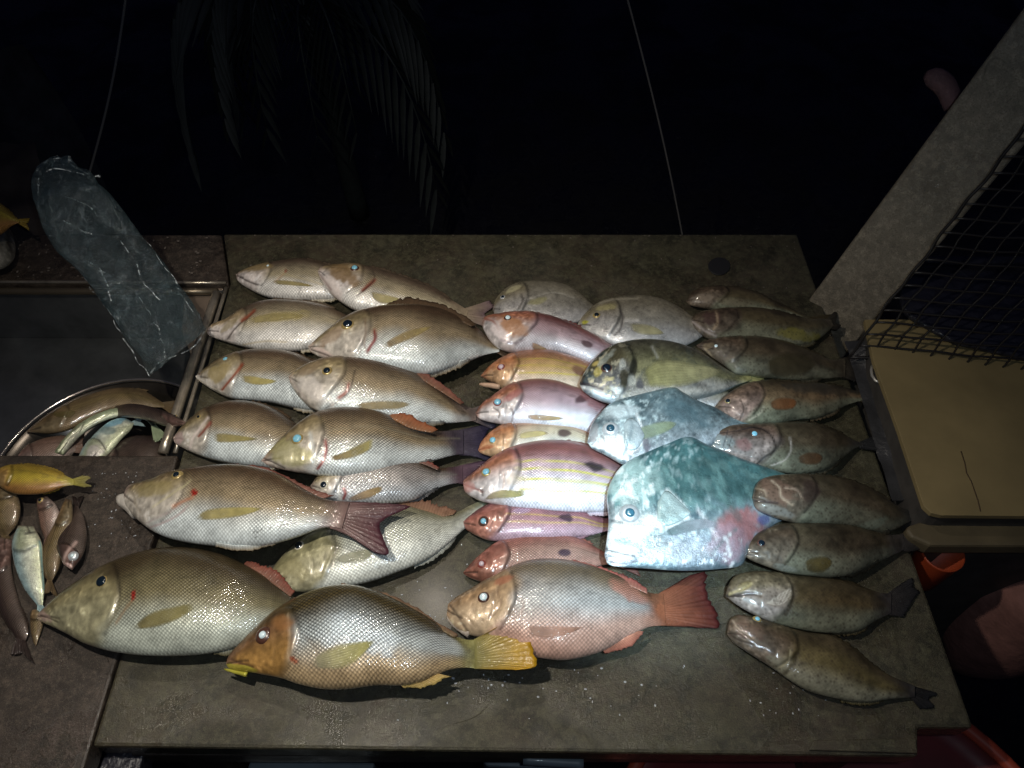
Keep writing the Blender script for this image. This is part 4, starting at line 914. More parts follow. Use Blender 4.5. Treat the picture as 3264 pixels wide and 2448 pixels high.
make_fish('big brown fish with an open gaping mouth, yellow side fin and forked dark red tail', C,
  [(620,335),(640,292),(780,258),(900,212),(1020,188),(1180,165),(1320,163),(1460,183),(1600,228),(1720,300),(1850,368),(1960,395),(2040,400)], [(600,360),(585,400),(610,450),(680,522),(760,585),(850,630),(960,660),(1100,682),(1250,697),(1400,698),(1550,672),(1700,628),(1820,583),(1900,567),(1990,575)],
  'emp', .008, .055, group=GE, name='emperor_fish', ug=.27, N=170, eye=(932,232,38,'gold','dark',.5), jaw=([(560,372),(590,390),(640,420),(690,460)], .0085, .012, (.60,.56,.50)),
  tail=([(1975,398),(1940,572)], [(2060,400),(2240,408),(2415,425),(2340,470),(2235,540),(2250,630),(2295,735),(2200,722),(2100,655),(2000,600)]), tailc=((.17,.11,.10),(.055,.016,.025)), tail_h=(None,.062),
  dorsal=([(1250,190),(1500,220),(1700,310),(1850,385)], [(1270,158),(1480,178),(1650,240),(1800,318),(1935,362)]), dorsc=((.22,.12,.09),(.12,.04,.03)),
  anal=([(1180,660),(1350,680),(1560,650)], [(1180,690),(1380,716),(1570,672)]),
  pect=([(1045,512),(1110,455),(1200,437),(1350,432),(1490,440)], [(1060,520),(1150,520),(1250,512),(1370,490),(1490,446)]), pectc=((.42,.38,.14),(.48,.42,.14)),
  marks=[El(1043,342,24,26,0,(.26,.015,.01),1.0), L([(1030,370),(960,400),(910,430)],11,(.42,.18,.10),.8), L([(1020,260),(950,320),(850,390),(780,440)],6,(.55,.5,.3),.6), L([(1000,425),(940,480),(850,530),(760,570)],6,(.45,.36,.36),.8), L([(980,455),(900,510),(800,555)],4,(.42,.34,.34),.7), L([(960,420),(860,480),(740,540)],4,(.42,.34,.34),.7),
         El(780,320,130,50,-15,(.34,.28,.12),.6), L([(630,330),(660,370),(670,420),(700,470)],9,(.3,.26,.2),.6)]+[El(x,y,6,5,0,(.05,.05,.04),.8) for x,y in [(1640,545),(1665,540),(1690,538),(1715,533),(1740,530),(1765,530),(1790,528),(1815,527),(1600,548),(1620,552),(1585,560),(1560,570),(1530,566),(1500,572),(1475,582),(1450,590),(1430,600),(1440,625),(1455,612)]])
make_fish('greenish white fish lying askew under the forked dark red tail of a bigger fish', B,
  [(720,1375),(765,1300),(870,1190),(960,1115),(1060,1060),(1250,985),(1430,935),(1570,925),(1700,955),(1820,985),(1920,970),(2020,920),(2095,888)], [(720,1380),(760,1440),(870,1482),(1010,1478),(1180,1452),(1350,1422),(1500,1372),(1700,1292),(1850,1190),(1960,1090),(2095,985)],
  'emp_white', 0, 0, group=GE, name='emperor_fish', ug=.30, eye=(912,1185,34,'white','dark',.72), dorsal=([(1500,950),(1650,965),(1800,1000),(1900,985)], [(1520,915),(1700,895),(1810,925),(1925,960)]), dorsc=((.22,.13,.08),(.17,.09,.06)),
  pect=([(1130,1275),(1200,1235),(1300,1205),(1390,1210)], [(1150,1290),(1230,1300),(1320,1290),(1390,1240)]), pectc=((.36,.35,.22),(.44,.44,.30)),
  marks=[L([(1085,1150),(1130,1190),(1110,1250),(1070,1330),(1050,1400)],9,(.14,.13,.06),.7), El(870,1340,110,80,20,(.30,.27,.14),.6), L([(940,1120),(980,1220),(1000,1330)],8,(.2,.18,.1),.4)])
make_fish('largest fish, olive brown with glistening scales, lying in the left front corner', C,
  [(40,1128),(85,1082),(180,1000),(300,915),(440,832),(600,758),(780,708),(950,695),(1120,712),(1280,760),(1420,830),(1540,905),(1640,985),(1760,1045)], [(40,1132),(50,1162),(130,1202),(230,1252),(340,1312),(500,1362),(680,1388),(880,1395),(1100,1382),(1280,1345),(1420,1290),(1560,1225),(1680,1150),(1770,1090)],
  'emp_green', .0, .005, group=GE, name='emperor_fish', ug=.31, N=180, mat='emp', eye=(452,912,34,'gold','dark',.85),
  dorsal=([(1350,810),(1480,880),(1580,950),(1660,1010)], [(1380,780),(1520,818),(1600,868),(1685,975)]), dorsc=((.15,.075,.05),(.18,.055,.04)),
  pect=([(645,1205),(760,1110),(880,1075),(1040,1045)], [(660,1220),(800,1208),(930,1165),(1050,1090)]), pectc=((.24,.20,.07),(.30,.27,.11)),
  marks=[El(652,1005,15,36,10,(.22,.015,.01),1.0), L([(640,1040),(590,1100),(540,1180)],9,(.26,.17,.09),.7), L([(520,960),(560,1060),(500,1180),(430,1250)],8,(.16,.14,.08),.4), El(90,1140,55,32,40,(.42,.30,.26),.8), L([(60,1130),(120,1150),(170,1175)],6)])
# ------------------------------------------------------------------ front snappers
make_fish('silver blue fish with orange brown head and broad amber tail at the table front', D,
  [(222,762),(240,715),(300,648),(380,568),(480,478),(600,398),(720,343),(860,306),(980,306),(1100,338),(1200,380),(1320,442),(1440,512),(1530,580),(1630,622),(1705,622)], [(222,768),(245,795),(330,812),(430,830),(550,855),(650,890),(800,920),(950,918),(1100,897),(1230,897),(1350,880),(1450,840),(1530,805),(1620,792),(1705,796)],
  'yellow', .012, .020, mat='dark', name='snapper', cat='fish', ug=.29, N=180, scale=.0056, eye=(443,600,50,'brown','white',.42),
  jaw=([(212,798),(245,806),(290,818),(345,830)], .0014, .0028, (.40,.37,.05)),
  tail=([(1705,622),(1705,796)], [(1800,560),(1900,492),(1985,436),(1992,560),(2012,655),(2045,745),(2030,782),(1950,802),(1850,800)]), tailc=((.20,.19,.07),(.38,.21,.008)), tail_h=(None,.05),
  dorsal=([(900,330),(1150,380),(1400,520),(1560,610)], [(900,296),(1140,345),(1330,432),(1500,545),(1590,600)]), dorsc=((.18,.13,.07),(.14,.08,.05)),
  anal=([(1230,870),(1340,850),(1450,820)], [(1260,905),(1380,905),(1540,842)]), analc=((.46,.30,.12),(.40,.30,.10)),
  pect=([(715,745),(790,690),(880,650),(980,635),(1100,630)], [(725,790),(800,800),(890,800),(980,765),(1100,634)]), pectc=((.36,.26,.06),(.48,.46,.12)),
  marks=[L([(590,480),(600,600),(590,720),(620,770)],7,(.45,.34,.22),.6), El(620,745,30,16,30,(.32,.06,.02),.8), L([(250,740),(310,765),(380,790)],8,(.10,.05,.03),.8), El(300,790,120,20,10,(.44,.40,.05),.75), El(560,530,60,50,0,(.32,.15,.05),.6), L([(680,600),(740,660),(760,720)],7,(.12,.08,.05),.5), El(1030,600,240,110,15,(.46,.54,.60),.7), El(1450,650,160,55,10,(.46,.50,.50),.6)])
make_fish('rosy silver fish with a deep red tail and pale blue eyeshine at the front centre', Fc,
  [(160,1215),(168,1188),(230,1140),(320,1090),(400,1038),(480,998),(580,943),(700,903),(820,893),(950,903),(1080,933),(1180,965),(1300,1012),(1420,1072),(1500,1118),(1585,1122)], [(155,1240),(158,1280),(200,1340),(260,1385),(340,1410),(440,1430),(570,1485),(700,1540),(850,1566),(960,1567),(1080,1542),(1180,1510),(1300,1450),(1420,1380),(1500,1345),(1605,1335)],
  'red', .012, 0, mat='snap', name='snapper', N=170, ug=.30, scale=.0052, eye=(398,1150,42,'brown','white',.62),
  jaw=([(156,1255),(190,1305),(250,1350),(310,1385)], .0038, .0065, (.52,.45,.38)),
  tail=([(1585,1122),(1605,1335)], [(1660,1060),(1750,1008),(1868,978),(1862,1060),(1885,1160),(1925,1240),(1955,1345),(1850,1352),(1720,1342)]), tailc=((.22,.08,.042),(.055,.010,.010)), 
  dorsal=([(980,930),(1200,1000),(1380,1080),(1480,1125)], [(990,898),(1200,958),(1360,1010),(1480,1095)]), dorsc=((.22,.10,.07),(.22,.06,.05)),
  anal=([(1180,1490),(1300,1430),(1420,1370)], [(1200,1520),(1370,1470),(1460,1375)]), analc=((.4,.18,.12),(.28,.10,.07)),
  pect=([(660,1330),(780,1335),(920,1338),(1070,1345)], [(690,1390),(790,1425),(900,1415),(1040,1356)]), pectc=((.56,.26,.14),(.62,.34,.24)),
  marks=[L([(175,1200),(220,1260),(260,1330),(300,1380)],9,DK,.7), L([(210,1210),(290,1290),(340,1350)],6,(.30,.22,.14),.5), L([(500,1060),(490,1130),(510,1200),(440,1290)],7,(.2,.13,.08),.6), L([(640,1150),(660,1200),(640,1260)],8,(.2,.1,.06),.5), El(1350,1110,150,50,25,(.42,.17,.12),.6), El(520,1040,90,25,-25,(.40,.14,.08),.6)])
# ------------------------------------------------------------------ small snappers in the centre column
GS = 'small pink and orange snappers in the centre row'
SPT = (.05,.02,.025)
make_fish('pink snapper with an orange face and bulging white throat, topmost of the centre row', E,
  [(305,380),(330,348),(430,333),(520,320),(640,318),(780,343),(900,385),(1020,440),(1120,490),(1220,550),(1300,610)], [(303,385),(308,440),(350,522),(410,577),(500,607),(620,600),(760,595),(870,608),(960,640),(1080,678),(1200,685),(1290,665)],
  'pink', .022, .0, mat='snap', name='snapper', group=GS, thick=.5, ug=.36, scale=.0044, eye=(484,362,30,'brown','white',.6), mouth=False,
  pect=([(650,530),(690,540),(730,560),(765,580)], [(650,570),(680,590),(720,600),(765,590)]), pectc=((.5,.34,.12),(.56,.42,.2)),
  marks=[L([(325,365),(380,390),(415,440)],9,(.25,.08,.05),.8), El(520,430,110,70,20,(.50,.24,.10),.7), El(1040,545,50,22,25,SPT), El(430,470,90,40,40,(.74,.66,.66),.7), L([(430,520),(520,545),(610,510)],6,(.35,.3,.35),.7)])
make_fish('orange snapper with its mouth wide open, second of the centre row', E,
  [(292,768),(345,710),(430,648),(540,603),(680,585),(800,590),(900,620),(1000,650),(1090,690),(1180,740)], [(300,775),(325,792),(365,820),(420,852),(560,880),(700,885),(900,880),(1050,860),(1170,810)],
  'orange', .008, 0, mat='snap', name='snapper', group=GS, thick=.5, ug=.28, scale=.0044, eye=(437,708,32,'red','pink',.6), jaw=([(284,828),(320,832),(370,838),(430,845)], .0028, .0050, (.50,.34,.24)),
  marks=[L([(300,780),(350,805),(400,830)],14,(.02,.012,.01),.95,-.003), El(980,730,60,28,20,(.14,.06,.05),.8), L([(510,700),(525,760),(520,820)],6,(.2,.1,.05),.7)],
  stripes=[(.25,.15,.0012,(.42,.33,.06),.7), (-.1,-.15,.0012,(.46,.38,.06),.7), (-.45,-.45,.0014,(.5,.42,.06),.8)])
make_fish('silvery pink snapper with bright blue eye and dark side blotch, third of the centre row', E,
  [(257,1030),(300,968),(380,908),(480,838),(580,803),(700,790),(830,805),(940,840),(1050,880),(1150,940),(1250,1000)], [(257,1035),(280,1072),(360,1097),(470,1117),(600,1130),(800,1150),(1000,1165),(1150,1155),(1250,1100)],
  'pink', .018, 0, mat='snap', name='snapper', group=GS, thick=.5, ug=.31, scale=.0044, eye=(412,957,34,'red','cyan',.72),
  pect=([(605,1045),(700,1040),(800,1050),(880,1065)], [(610,1065),(700,1085),(800,1085),(880,1075)]), pectc=((.5,.32,.08),(.5,.38,.16)),
  marks=[El(1000,935,50,30,0,SPT), L([(380,1000),(420,1030),(420,1070)],6), L([(510,1000),(525,1040),(510,1090)],6,(.15,.1,.1),.8), El(520,910,70,25,-30,(.40,.10,.09),.5), El(1080,930,100,50,35,(.34,.08,.07),.4)])
make_fish('slim orange and silver snapper with a blue eye, fourth and smallest of the centre row', E,
  [(275,1290),(300,1230),(370,1160),(470,1100),(580,1070),(720,1060),(850,1065),(960,1090),(1050,1150),(1130,1200)], [(275,1295),(300,1318),(400,1347),(520,1355),(700,1350),(900,1335),(1050,1300),(1130,1260)],
  dict(PAL['orange'], m=(.55,.48,.36), b=(.60,.60,.58)), .010, 0, mat='snap', name='snapper', group=GS, thick=.5, ug=.30, scale=.0042, eye=(378,1224,30,'gold','cyan',.7),
  marks=[El(885,1172,45,25,0,SPT), El(330,1280,60,18,-10,(.45,.14,.06),.6), L([(530,1160),(545,1220),(520,1270)],6,(.2,.15,.1),.6)])
YL = (.50,.48,.03)
make_fish('largest striped snapper with yellow lines along a silver belly and a black side blotch', Fc,
  [(262,395),(272,368),(350,308),(430,240),(530,178),(640,138),(780,113),(920,113),(1050,138),(1180,185),(1280,232),(1350,285),(1430,335)], [(262,410),(275,455),(330,492),(400,520),(520,545),(650,565),(800,580),(950,588),(1100,590),(1220,583),(1330,530),(1430,420)],
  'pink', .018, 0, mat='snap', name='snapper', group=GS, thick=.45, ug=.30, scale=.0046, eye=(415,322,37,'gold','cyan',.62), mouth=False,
  dorsal=([(640,160),(850,140),(1100,170),(1250,230)], [(640,125),(840,95),(1080,135),(1290,215)]),
  stripes=[(.62,.48,.0009,(.16,.08,.06),.5), (.42,.28,.0009,(.16,.08,.06),.5), (.30,.02,.0013,YL,.7), (.05,-.20,.0014,YL,.85), (-.28,-.42,.0017,YL,.95), (-.62,-.62,.0017,YL,.8)],
  pect=([(400,498),(460,450),(540,432),(620,440),(670,425)], [(402,504),(500,497),(580,495),(640,488),(680,475)]), pectc=((.44,.38,.12),(.36,.34,.08)),
  marks=[El(1140,288,68,34,15,(.02,.015,.02),.95), L([(265,398),(320,425),(390,455)],8,(.2,.06,.05),.85), L([(385,450),(392,480)],6), L([(530,330),(530,390),(525,440)],6,(.25,.15,.1),.7), L([(600,300),(670,360),(650,430)],6,(.25,.2,.15),.6), El(600,370,60,45,0,(.56,.46,.36),.5), El(300,420,45,30,30,(.50,.26,.24),.6)])
make_fish('mauve brown snapper with a blue glinting eye just below the striped snapper', Fc,
  [(262,650),(310,608),(400,548),(520,503),(640,485),(780,493),(900,520),(1020,545),(1100,580),(1170,618),(1250,622)], [(262,660),(280,700),(360,747),(450,777),(620,782),(780,785),(920,768),(1030,750),(1110,740),(1190,718),(1250,702)],
  'mauve', .008, 0, mat='snap', name='snapper', group=GS, thick=.5, ug=.29, scale=.0042, eye=(397,647,38,'brown','cyan',.5),
  stripes=[(.3,.2,.0012,(.14,.05,.06),.5), (-.0,-.05,.0013,(.42,.30,.06),.6), (-.35,-.35,.0013,(.44,.32,.08),.6)],
  marks=[El(950,628,55,28,10,(.03,.015,.03),.9), El(640,580,80,20,-5,(.38,.28,.42),.5)])
make_fish('rust brown snapper with a dull eye and black blotch, lowest in the centre row', Fc,
  [(262,985),(320,918),(400,848),(480,788),(600,743),(740,725),(880,733),(1000,750),(1100,795),(1190,845),(1250,868)], [(262,990),(300,1018),(380,1047),(480,1055),(600,1050),(800,1022),(950,990),(1100,955),(1190,938),(1260,922)],
  'rust', .0, 0, mat='snap', name='snapper', group=GS, thick=.5, ug=.29, scale=.0042, eye=(385,928,32,'red','pink',.55), marks=[El(932,855,48,26,-5,(.03,.015,.03),.9), L([(268,990),(320,1015),(360,1030)],6,(.1,.04,.03),.8)])
# ------------------------------------------------------------------ silver deep bodied fish
GT = 'silver deep bodied fish right of the centre'
make_fish('grey silver fish farthest back in the middle of the table, behind the topmost snapper', E,
  [(378,295),(400,228),(460,163),(560,113),(700,98),(830,110),(940,150),(1030,220),(1100,280),(1190,335)], [(378,300),(400,355),(500,405),(700,435),(900,415),(1050,375),(1190,345)],
  'trev', 0, 0, thick=.32, mat='silver', name='trevally', cat='fish', group=GT, ug=.30, eye=(448,215,22,'silver','dark',.5),
  marks=[El(520,165,60,20,-25,(.62,.58,.36),.7), L([(580,200),(590,240),(560,300)],8,(.08,.07,.06),.7), El(700,240,80,25,-15,(.40,.38,.14),.5), L([(620,230),(800,180),(950,220)],4,(.7,.68,.6),.4)])
make_fish('grey trevally with a yellow flecked cheek, between the topmost snapper and the black faced one', E,
  [(972,410),(1010,350),(1080,280),(1170,233),(1300,206),(1430,203),(1560,225),(1680,280),(1780,345),(1860,400),(1930,440)], [(972,415),(1050,475),(1200,545),(1350,595),(1500,597),(1700,570),(1800,530),(1860,490),(1930,455)],
  'trev', .006, 0, thick=.32, mat='silver', name='trevally', group=GT, ug=.29, eye=(1110,343,30,'gold','dark',.55),
  pect=([(1330,400),(1430,400),(1520,420),(1590,470)], [(1350,450),(1420,480),(1500,485),(1590,475)]), pectc=((.34,.30,.12),(.40,.37,.2)),
  marks=[El(1030,395,32,14,0,(.52,.50,.05),.9), El(1190,290,80,25,-5,(.55,.50,.25),.7), L([(1280,310),(1295,360),(1280,430),(1240,480)],9,(.06,.05,.05),.8), L([(1130,260),(1250,230),(1400,225)],8,(.62,.58,.45),.5), L([(1310,380),(1400,380)],10,(.7,.68,.66),.6)])
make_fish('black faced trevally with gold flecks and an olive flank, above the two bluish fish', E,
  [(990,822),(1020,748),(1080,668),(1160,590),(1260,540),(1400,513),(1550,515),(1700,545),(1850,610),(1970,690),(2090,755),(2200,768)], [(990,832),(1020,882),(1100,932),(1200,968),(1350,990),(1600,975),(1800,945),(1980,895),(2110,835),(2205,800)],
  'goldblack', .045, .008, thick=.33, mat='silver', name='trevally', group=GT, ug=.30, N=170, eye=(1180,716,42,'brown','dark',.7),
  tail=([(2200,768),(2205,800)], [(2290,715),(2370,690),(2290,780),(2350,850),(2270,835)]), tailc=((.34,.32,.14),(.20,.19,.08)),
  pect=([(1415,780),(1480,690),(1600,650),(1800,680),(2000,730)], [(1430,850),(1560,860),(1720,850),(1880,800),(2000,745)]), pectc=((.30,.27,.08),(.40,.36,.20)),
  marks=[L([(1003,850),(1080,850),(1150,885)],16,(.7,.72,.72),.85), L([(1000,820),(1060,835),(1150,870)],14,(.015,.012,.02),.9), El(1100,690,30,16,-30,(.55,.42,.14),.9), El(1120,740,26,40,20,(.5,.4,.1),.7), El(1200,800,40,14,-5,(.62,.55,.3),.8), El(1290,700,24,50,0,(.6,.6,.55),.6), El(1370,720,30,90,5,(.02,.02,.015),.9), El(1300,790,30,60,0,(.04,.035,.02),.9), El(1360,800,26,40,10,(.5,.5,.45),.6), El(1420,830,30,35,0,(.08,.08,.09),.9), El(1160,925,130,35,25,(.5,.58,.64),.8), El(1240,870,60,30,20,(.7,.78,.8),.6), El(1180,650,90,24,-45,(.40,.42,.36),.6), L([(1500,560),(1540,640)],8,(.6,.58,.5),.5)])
make_fish('little dull silver fish mostly hidden behind the upper bluish fish', E,
  [(1560,900),(1640,850),(1760,830),(1900,845),(2030,880),(2120,925)], [(1560,910),(1700,960),(1850,1000),(2000,1000),(2120,940)],
  'trev', .022, .01, thick=.4, mat='silver', name='trevally', group=GT, marks=[L([(1700,880),(1800,900)],12,(.04,.04,.05),.8), El(1860,920,60,20,0,(.5,.44,.42),.6)])
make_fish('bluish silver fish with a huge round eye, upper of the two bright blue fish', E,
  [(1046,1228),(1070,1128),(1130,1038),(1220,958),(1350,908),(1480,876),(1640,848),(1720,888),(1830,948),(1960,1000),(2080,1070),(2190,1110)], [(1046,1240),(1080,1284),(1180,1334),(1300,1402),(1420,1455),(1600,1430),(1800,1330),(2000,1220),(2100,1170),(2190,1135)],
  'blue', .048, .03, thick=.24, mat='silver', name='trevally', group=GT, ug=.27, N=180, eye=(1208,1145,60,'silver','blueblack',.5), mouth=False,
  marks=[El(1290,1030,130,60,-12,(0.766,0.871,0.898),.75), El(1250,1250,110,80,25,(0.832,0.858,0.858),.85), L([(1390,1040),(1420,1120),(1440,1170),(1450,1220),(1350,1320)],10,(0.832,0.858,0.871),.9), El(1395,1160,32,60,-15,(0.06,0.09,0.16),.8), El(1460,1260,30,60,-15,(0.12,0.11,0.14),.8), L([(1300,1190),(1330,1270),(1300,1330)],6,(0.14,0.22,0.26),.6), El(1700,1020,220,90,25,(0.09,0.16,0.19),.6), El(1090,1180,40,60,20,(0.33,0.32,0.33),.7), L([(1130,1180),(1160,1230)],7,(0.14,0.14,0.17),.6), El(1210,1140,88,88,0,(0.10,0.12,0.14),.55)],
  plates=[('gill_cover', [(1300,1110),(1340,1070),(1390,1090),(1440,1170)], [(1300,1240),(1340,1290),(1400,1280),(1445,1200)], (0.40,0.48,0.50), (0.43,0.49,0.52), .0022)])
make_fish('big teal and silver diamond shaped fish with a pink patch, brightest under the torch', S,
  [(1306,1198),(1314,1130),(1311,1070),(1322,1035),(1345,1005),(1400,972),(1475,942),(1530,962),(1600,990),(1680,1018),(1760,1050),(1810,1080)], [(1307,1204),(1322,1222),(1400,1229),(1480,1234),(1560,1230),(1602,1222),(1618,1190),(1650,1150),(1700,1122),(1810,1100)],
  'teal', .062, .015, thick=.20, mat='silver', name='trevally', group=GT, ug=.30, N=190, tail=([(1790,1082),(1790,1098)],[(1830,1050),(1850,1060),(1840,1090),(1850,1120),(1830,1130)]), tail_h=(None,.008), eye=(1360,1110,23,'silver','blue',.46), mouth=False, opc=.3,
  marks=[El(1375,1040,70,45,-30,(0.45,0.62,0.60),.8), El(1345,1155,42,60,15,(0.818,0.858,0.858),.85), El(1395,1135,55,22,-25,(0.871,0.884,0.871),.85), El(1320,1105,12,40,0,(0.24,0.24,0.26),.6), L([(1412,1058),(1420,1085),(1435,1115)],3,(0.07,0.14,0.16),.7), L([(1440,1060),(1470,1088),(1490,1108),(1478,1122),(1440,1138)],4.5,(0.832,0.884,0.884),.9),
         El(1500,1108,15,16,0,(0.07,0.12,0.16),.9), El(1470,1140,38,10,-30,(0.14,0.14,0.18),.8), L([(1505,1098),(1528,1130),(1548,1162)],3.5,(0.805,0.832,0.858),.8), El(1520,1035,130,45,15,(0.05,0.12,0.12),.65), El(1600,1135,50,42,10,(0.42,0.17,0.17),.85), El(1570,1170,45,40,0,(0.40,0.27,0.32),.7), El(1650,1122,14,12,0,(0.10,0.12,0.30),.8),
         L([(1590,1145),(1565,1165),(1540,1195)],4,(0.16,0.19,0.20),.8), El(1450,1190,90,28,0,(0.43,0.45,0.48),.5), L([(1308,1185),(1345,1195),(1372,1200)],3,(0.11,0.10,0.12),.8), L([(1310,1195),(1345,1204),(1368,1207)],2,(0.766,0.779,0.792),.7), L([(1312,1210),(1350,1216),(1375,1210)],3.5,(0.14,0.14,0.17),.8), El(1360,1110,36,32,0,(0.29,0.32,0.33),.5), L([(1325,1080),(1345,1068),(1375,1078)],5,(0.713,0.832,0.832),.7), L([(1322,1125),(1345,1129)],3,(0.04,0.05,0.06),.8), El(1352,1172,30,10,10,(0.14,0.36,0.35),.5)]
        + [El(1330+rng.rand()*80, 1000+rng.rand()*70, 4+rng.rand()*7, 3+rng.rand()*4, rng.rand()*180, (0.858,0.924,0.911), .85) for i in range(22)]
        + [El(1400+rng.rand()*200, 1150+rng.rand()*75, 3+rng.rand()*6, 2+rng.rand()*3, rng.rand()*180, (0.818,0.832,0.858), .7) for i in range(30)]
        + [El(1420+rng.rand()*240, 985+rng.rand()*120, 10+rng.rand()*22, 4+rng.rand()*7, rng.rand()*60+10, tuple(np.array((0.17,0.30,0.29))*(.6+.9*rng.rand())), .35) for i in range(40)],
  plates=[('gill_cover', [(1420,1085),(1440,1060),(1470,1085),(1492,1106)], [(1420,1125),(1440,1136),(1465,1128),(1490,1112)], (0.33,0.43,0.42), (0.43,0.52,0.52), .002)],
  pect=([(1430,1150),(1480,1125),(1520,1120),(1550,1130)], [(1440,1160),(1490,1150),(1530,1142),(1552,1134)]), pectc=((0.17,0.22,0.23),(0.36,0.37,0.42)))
# ------------------------------------------------------------------ groupers at the right
GG = 'brown spotted groupers down the right side'
tg = ((0.052,0.043,0.031),(0.018,0.016,0.016))
make_fish('thin brown grouper farthest back at the right, its gills flecked paler', G,
  [(205,258),(250,190),(350,155),(480,148),(620,163),(760,208),(860,260),(960,300),(1060,350),(1160,390)], [(205,265),(240,292),(330,312),(500,335),(700,345),(880,355),(1000,370),(1160,405)],
  'group', .012, 0, thick=.5, mat='group', name='grouper', cat='fish', group=GG, marks=[El(330,250,100,35,-10,(0.239,0.194,0.146),.6), El(560,270,160,30,5,(0.198,0.162,0.104),.4)])
make_fish('brown grouper with a yellowish belly and dark chin, second from the back at the right', G,
  [(240,400),(290,352),(400,328),(560,308),(720,308),(880,333),(1000,363),(1130,395),(1220,388),(1300,400)], [(240,410),(290,482),(370,542),(500,562),(700,582),(900,592),(1040,602),(1160,582),(1250,525),(1320,450)],
  'group', .012, 0, thick=.5, mat='group', name='grouper', group=GG, tail=([(1290,390),(1310,455)], [(1330,335),(1350,350),(1340,420),(1378,440),(1345,480)]), tailc=tg,
  marks=[El(400,400,70,60,0,(0.052,0.027,0.026),.7), L([(250,410),(330,480),(430,530)],10,(0.364,0.322,0.310),.7), El(1050,520,170,50,8,(0.177,0.162,0.031),.7), L([(430,350),(440,430),(410,480)],10,(0.401,0.303,0.200),.6)])
make_fish('dark speckled grouper with a tiny bright eye and fanned side fin, third from the back', G,
  [(285,592),(380,550),(520,530),(700,524),(850,540),(1000,578),(1100,620),(1200,662),(1300,698),(1410,690)], [(285,600),(400,682),(500,752),(580,812),(690,825),(850,845),(1050,862),(1200,855),(1320,845),(1410,835)],
  'group2', .014, 0, thick=.45, mat='group', name='grouper', group=GG, eye=(432,600,18,'brown','white',.7), tail=([(1400,690),(1400,835)], [(1440,680),(1500,760),(1490,860),(1430,850)]), tailc=tg,
  pect=([(800,740),(860,680),(950,640),(1080,650),(1180,700)], [(820,800),(900,830),(1000,840),(1110,820),(1190,750)]), pectc=((0.068,0.065,0.031),(0.057,0.049,0.031)),
  marks=[L([(350,620),(400,680),(430,720)],8,(0.455,0.359,0.236),.6), El(620,790,60,25,0,(0.177,0.184,0.156),.7), El(370,600,40,20,-10,(0.218,0.162,0.094),.5)])
make_fish('tan grouper with an orange oval side fin and small brown spots, fourth from the back', G,
  [(430,1052),(480,990),(560,930),(660,882),(760,862),(900,858),(1050,872),(1200,880),(1330,895),(1440,920),(1540,950)], [(430,1062),(500,1122),(620,1184),(760,1195),(900,1185),(1060,1160),(1180,1150),(1310,1110),(1420,1050),(1540,1010)],
  dict(PAL['group'], m=(0.156,0.108,0.062), h=(0.177,0.113,0.078), hb=(0.218,0.151,0.125)), .03, 0, thick=.45, mat='group', name='grouper', group=GG, eye=(522,1015,24,'gold','dark',.7),
  pect=([(830,1040),(880,995),(950,985),(1010,995),(1045,1020)], [(840,1060),(890,1085),(950,1088),(1010,1075),(1045,1035)]), pectc=((0.218,0.086,0.031),(0.229,0.081,0.026)),
  marks=[L([(610,1010),(640,1080),(610,1160)],6), L([(790,1060),(760,1110),(680,1160)],8,(0.455,0.416,0.327),.5), El(1250,930,280,45,5,(0.036,0.035,0.031),.6)])
make_fish('dark brown grouper with a black ringed gill cover, just behind the teal fish', G,
  [(330,1318),(400,1250),(560,1200),(760,1186),(950,1178),(1120,1180),(1250,1210),(1380,1258),(1480,1310),(1550,1335)], [(330,1325),(400,1392),(560,1452),(720,1502),(880,1547),(1020,1567),(1160,1562),(1280,1530),(1400,1442),(1490,1370),(1550,1350)],
  dict(PAL['group2'], h=(0.104,0.065,0.047), hb=(0.177,0.146,0.135)), .03, 0, thick=.45, mat='group', name='grouper', group=GG, ug=.42, eye=(722,1263,26,'brown','cyan',.75),
  tail=([(1550,1325),(1550,1370)], [(1620,1275),(1760,1300),(1720,1350),(1750,1400),(1600,1390)]), tailc=((0.026,0.027,0.029),(0.016,0.016,0.018)),
  pect=([(1040,1440),(1120,1400),(1200,1405),(1240,1440)], [(1050,1480),(1130,1500),(1200,1495),(1240,1450)]), pectc=((0.135,0.065,0.031),(0.125,0.065,0.031)),
  marks=[L([(700,1215),(800,1240),(865,1310),(870,1390),(800,1440),(730,1500)],7,(0.005,0.005,0.006),.95), L([(990,1290),(1000,1380),(950,1460),(850,1500)],6,(0.455,0.416,0.382),.6), El(460,1330,110,55,15,(0.177,0.205,0.208),.85), L([(520,1240),(480,1380)],4,(0.016,0.016,0.021),.8), L([(550,1290),(520,1390)],4,(0.016,0.016,0.021),.8), L([(420,1260),(420,1310)],4,(0.016,0.016,0.021),.8), L([(380,1270),(560,1250),(700,1215)],4,(0.016,0.016,0.021),.7), El(640,1350,60,50,20,(0.156,0.076,0.073),.7)])
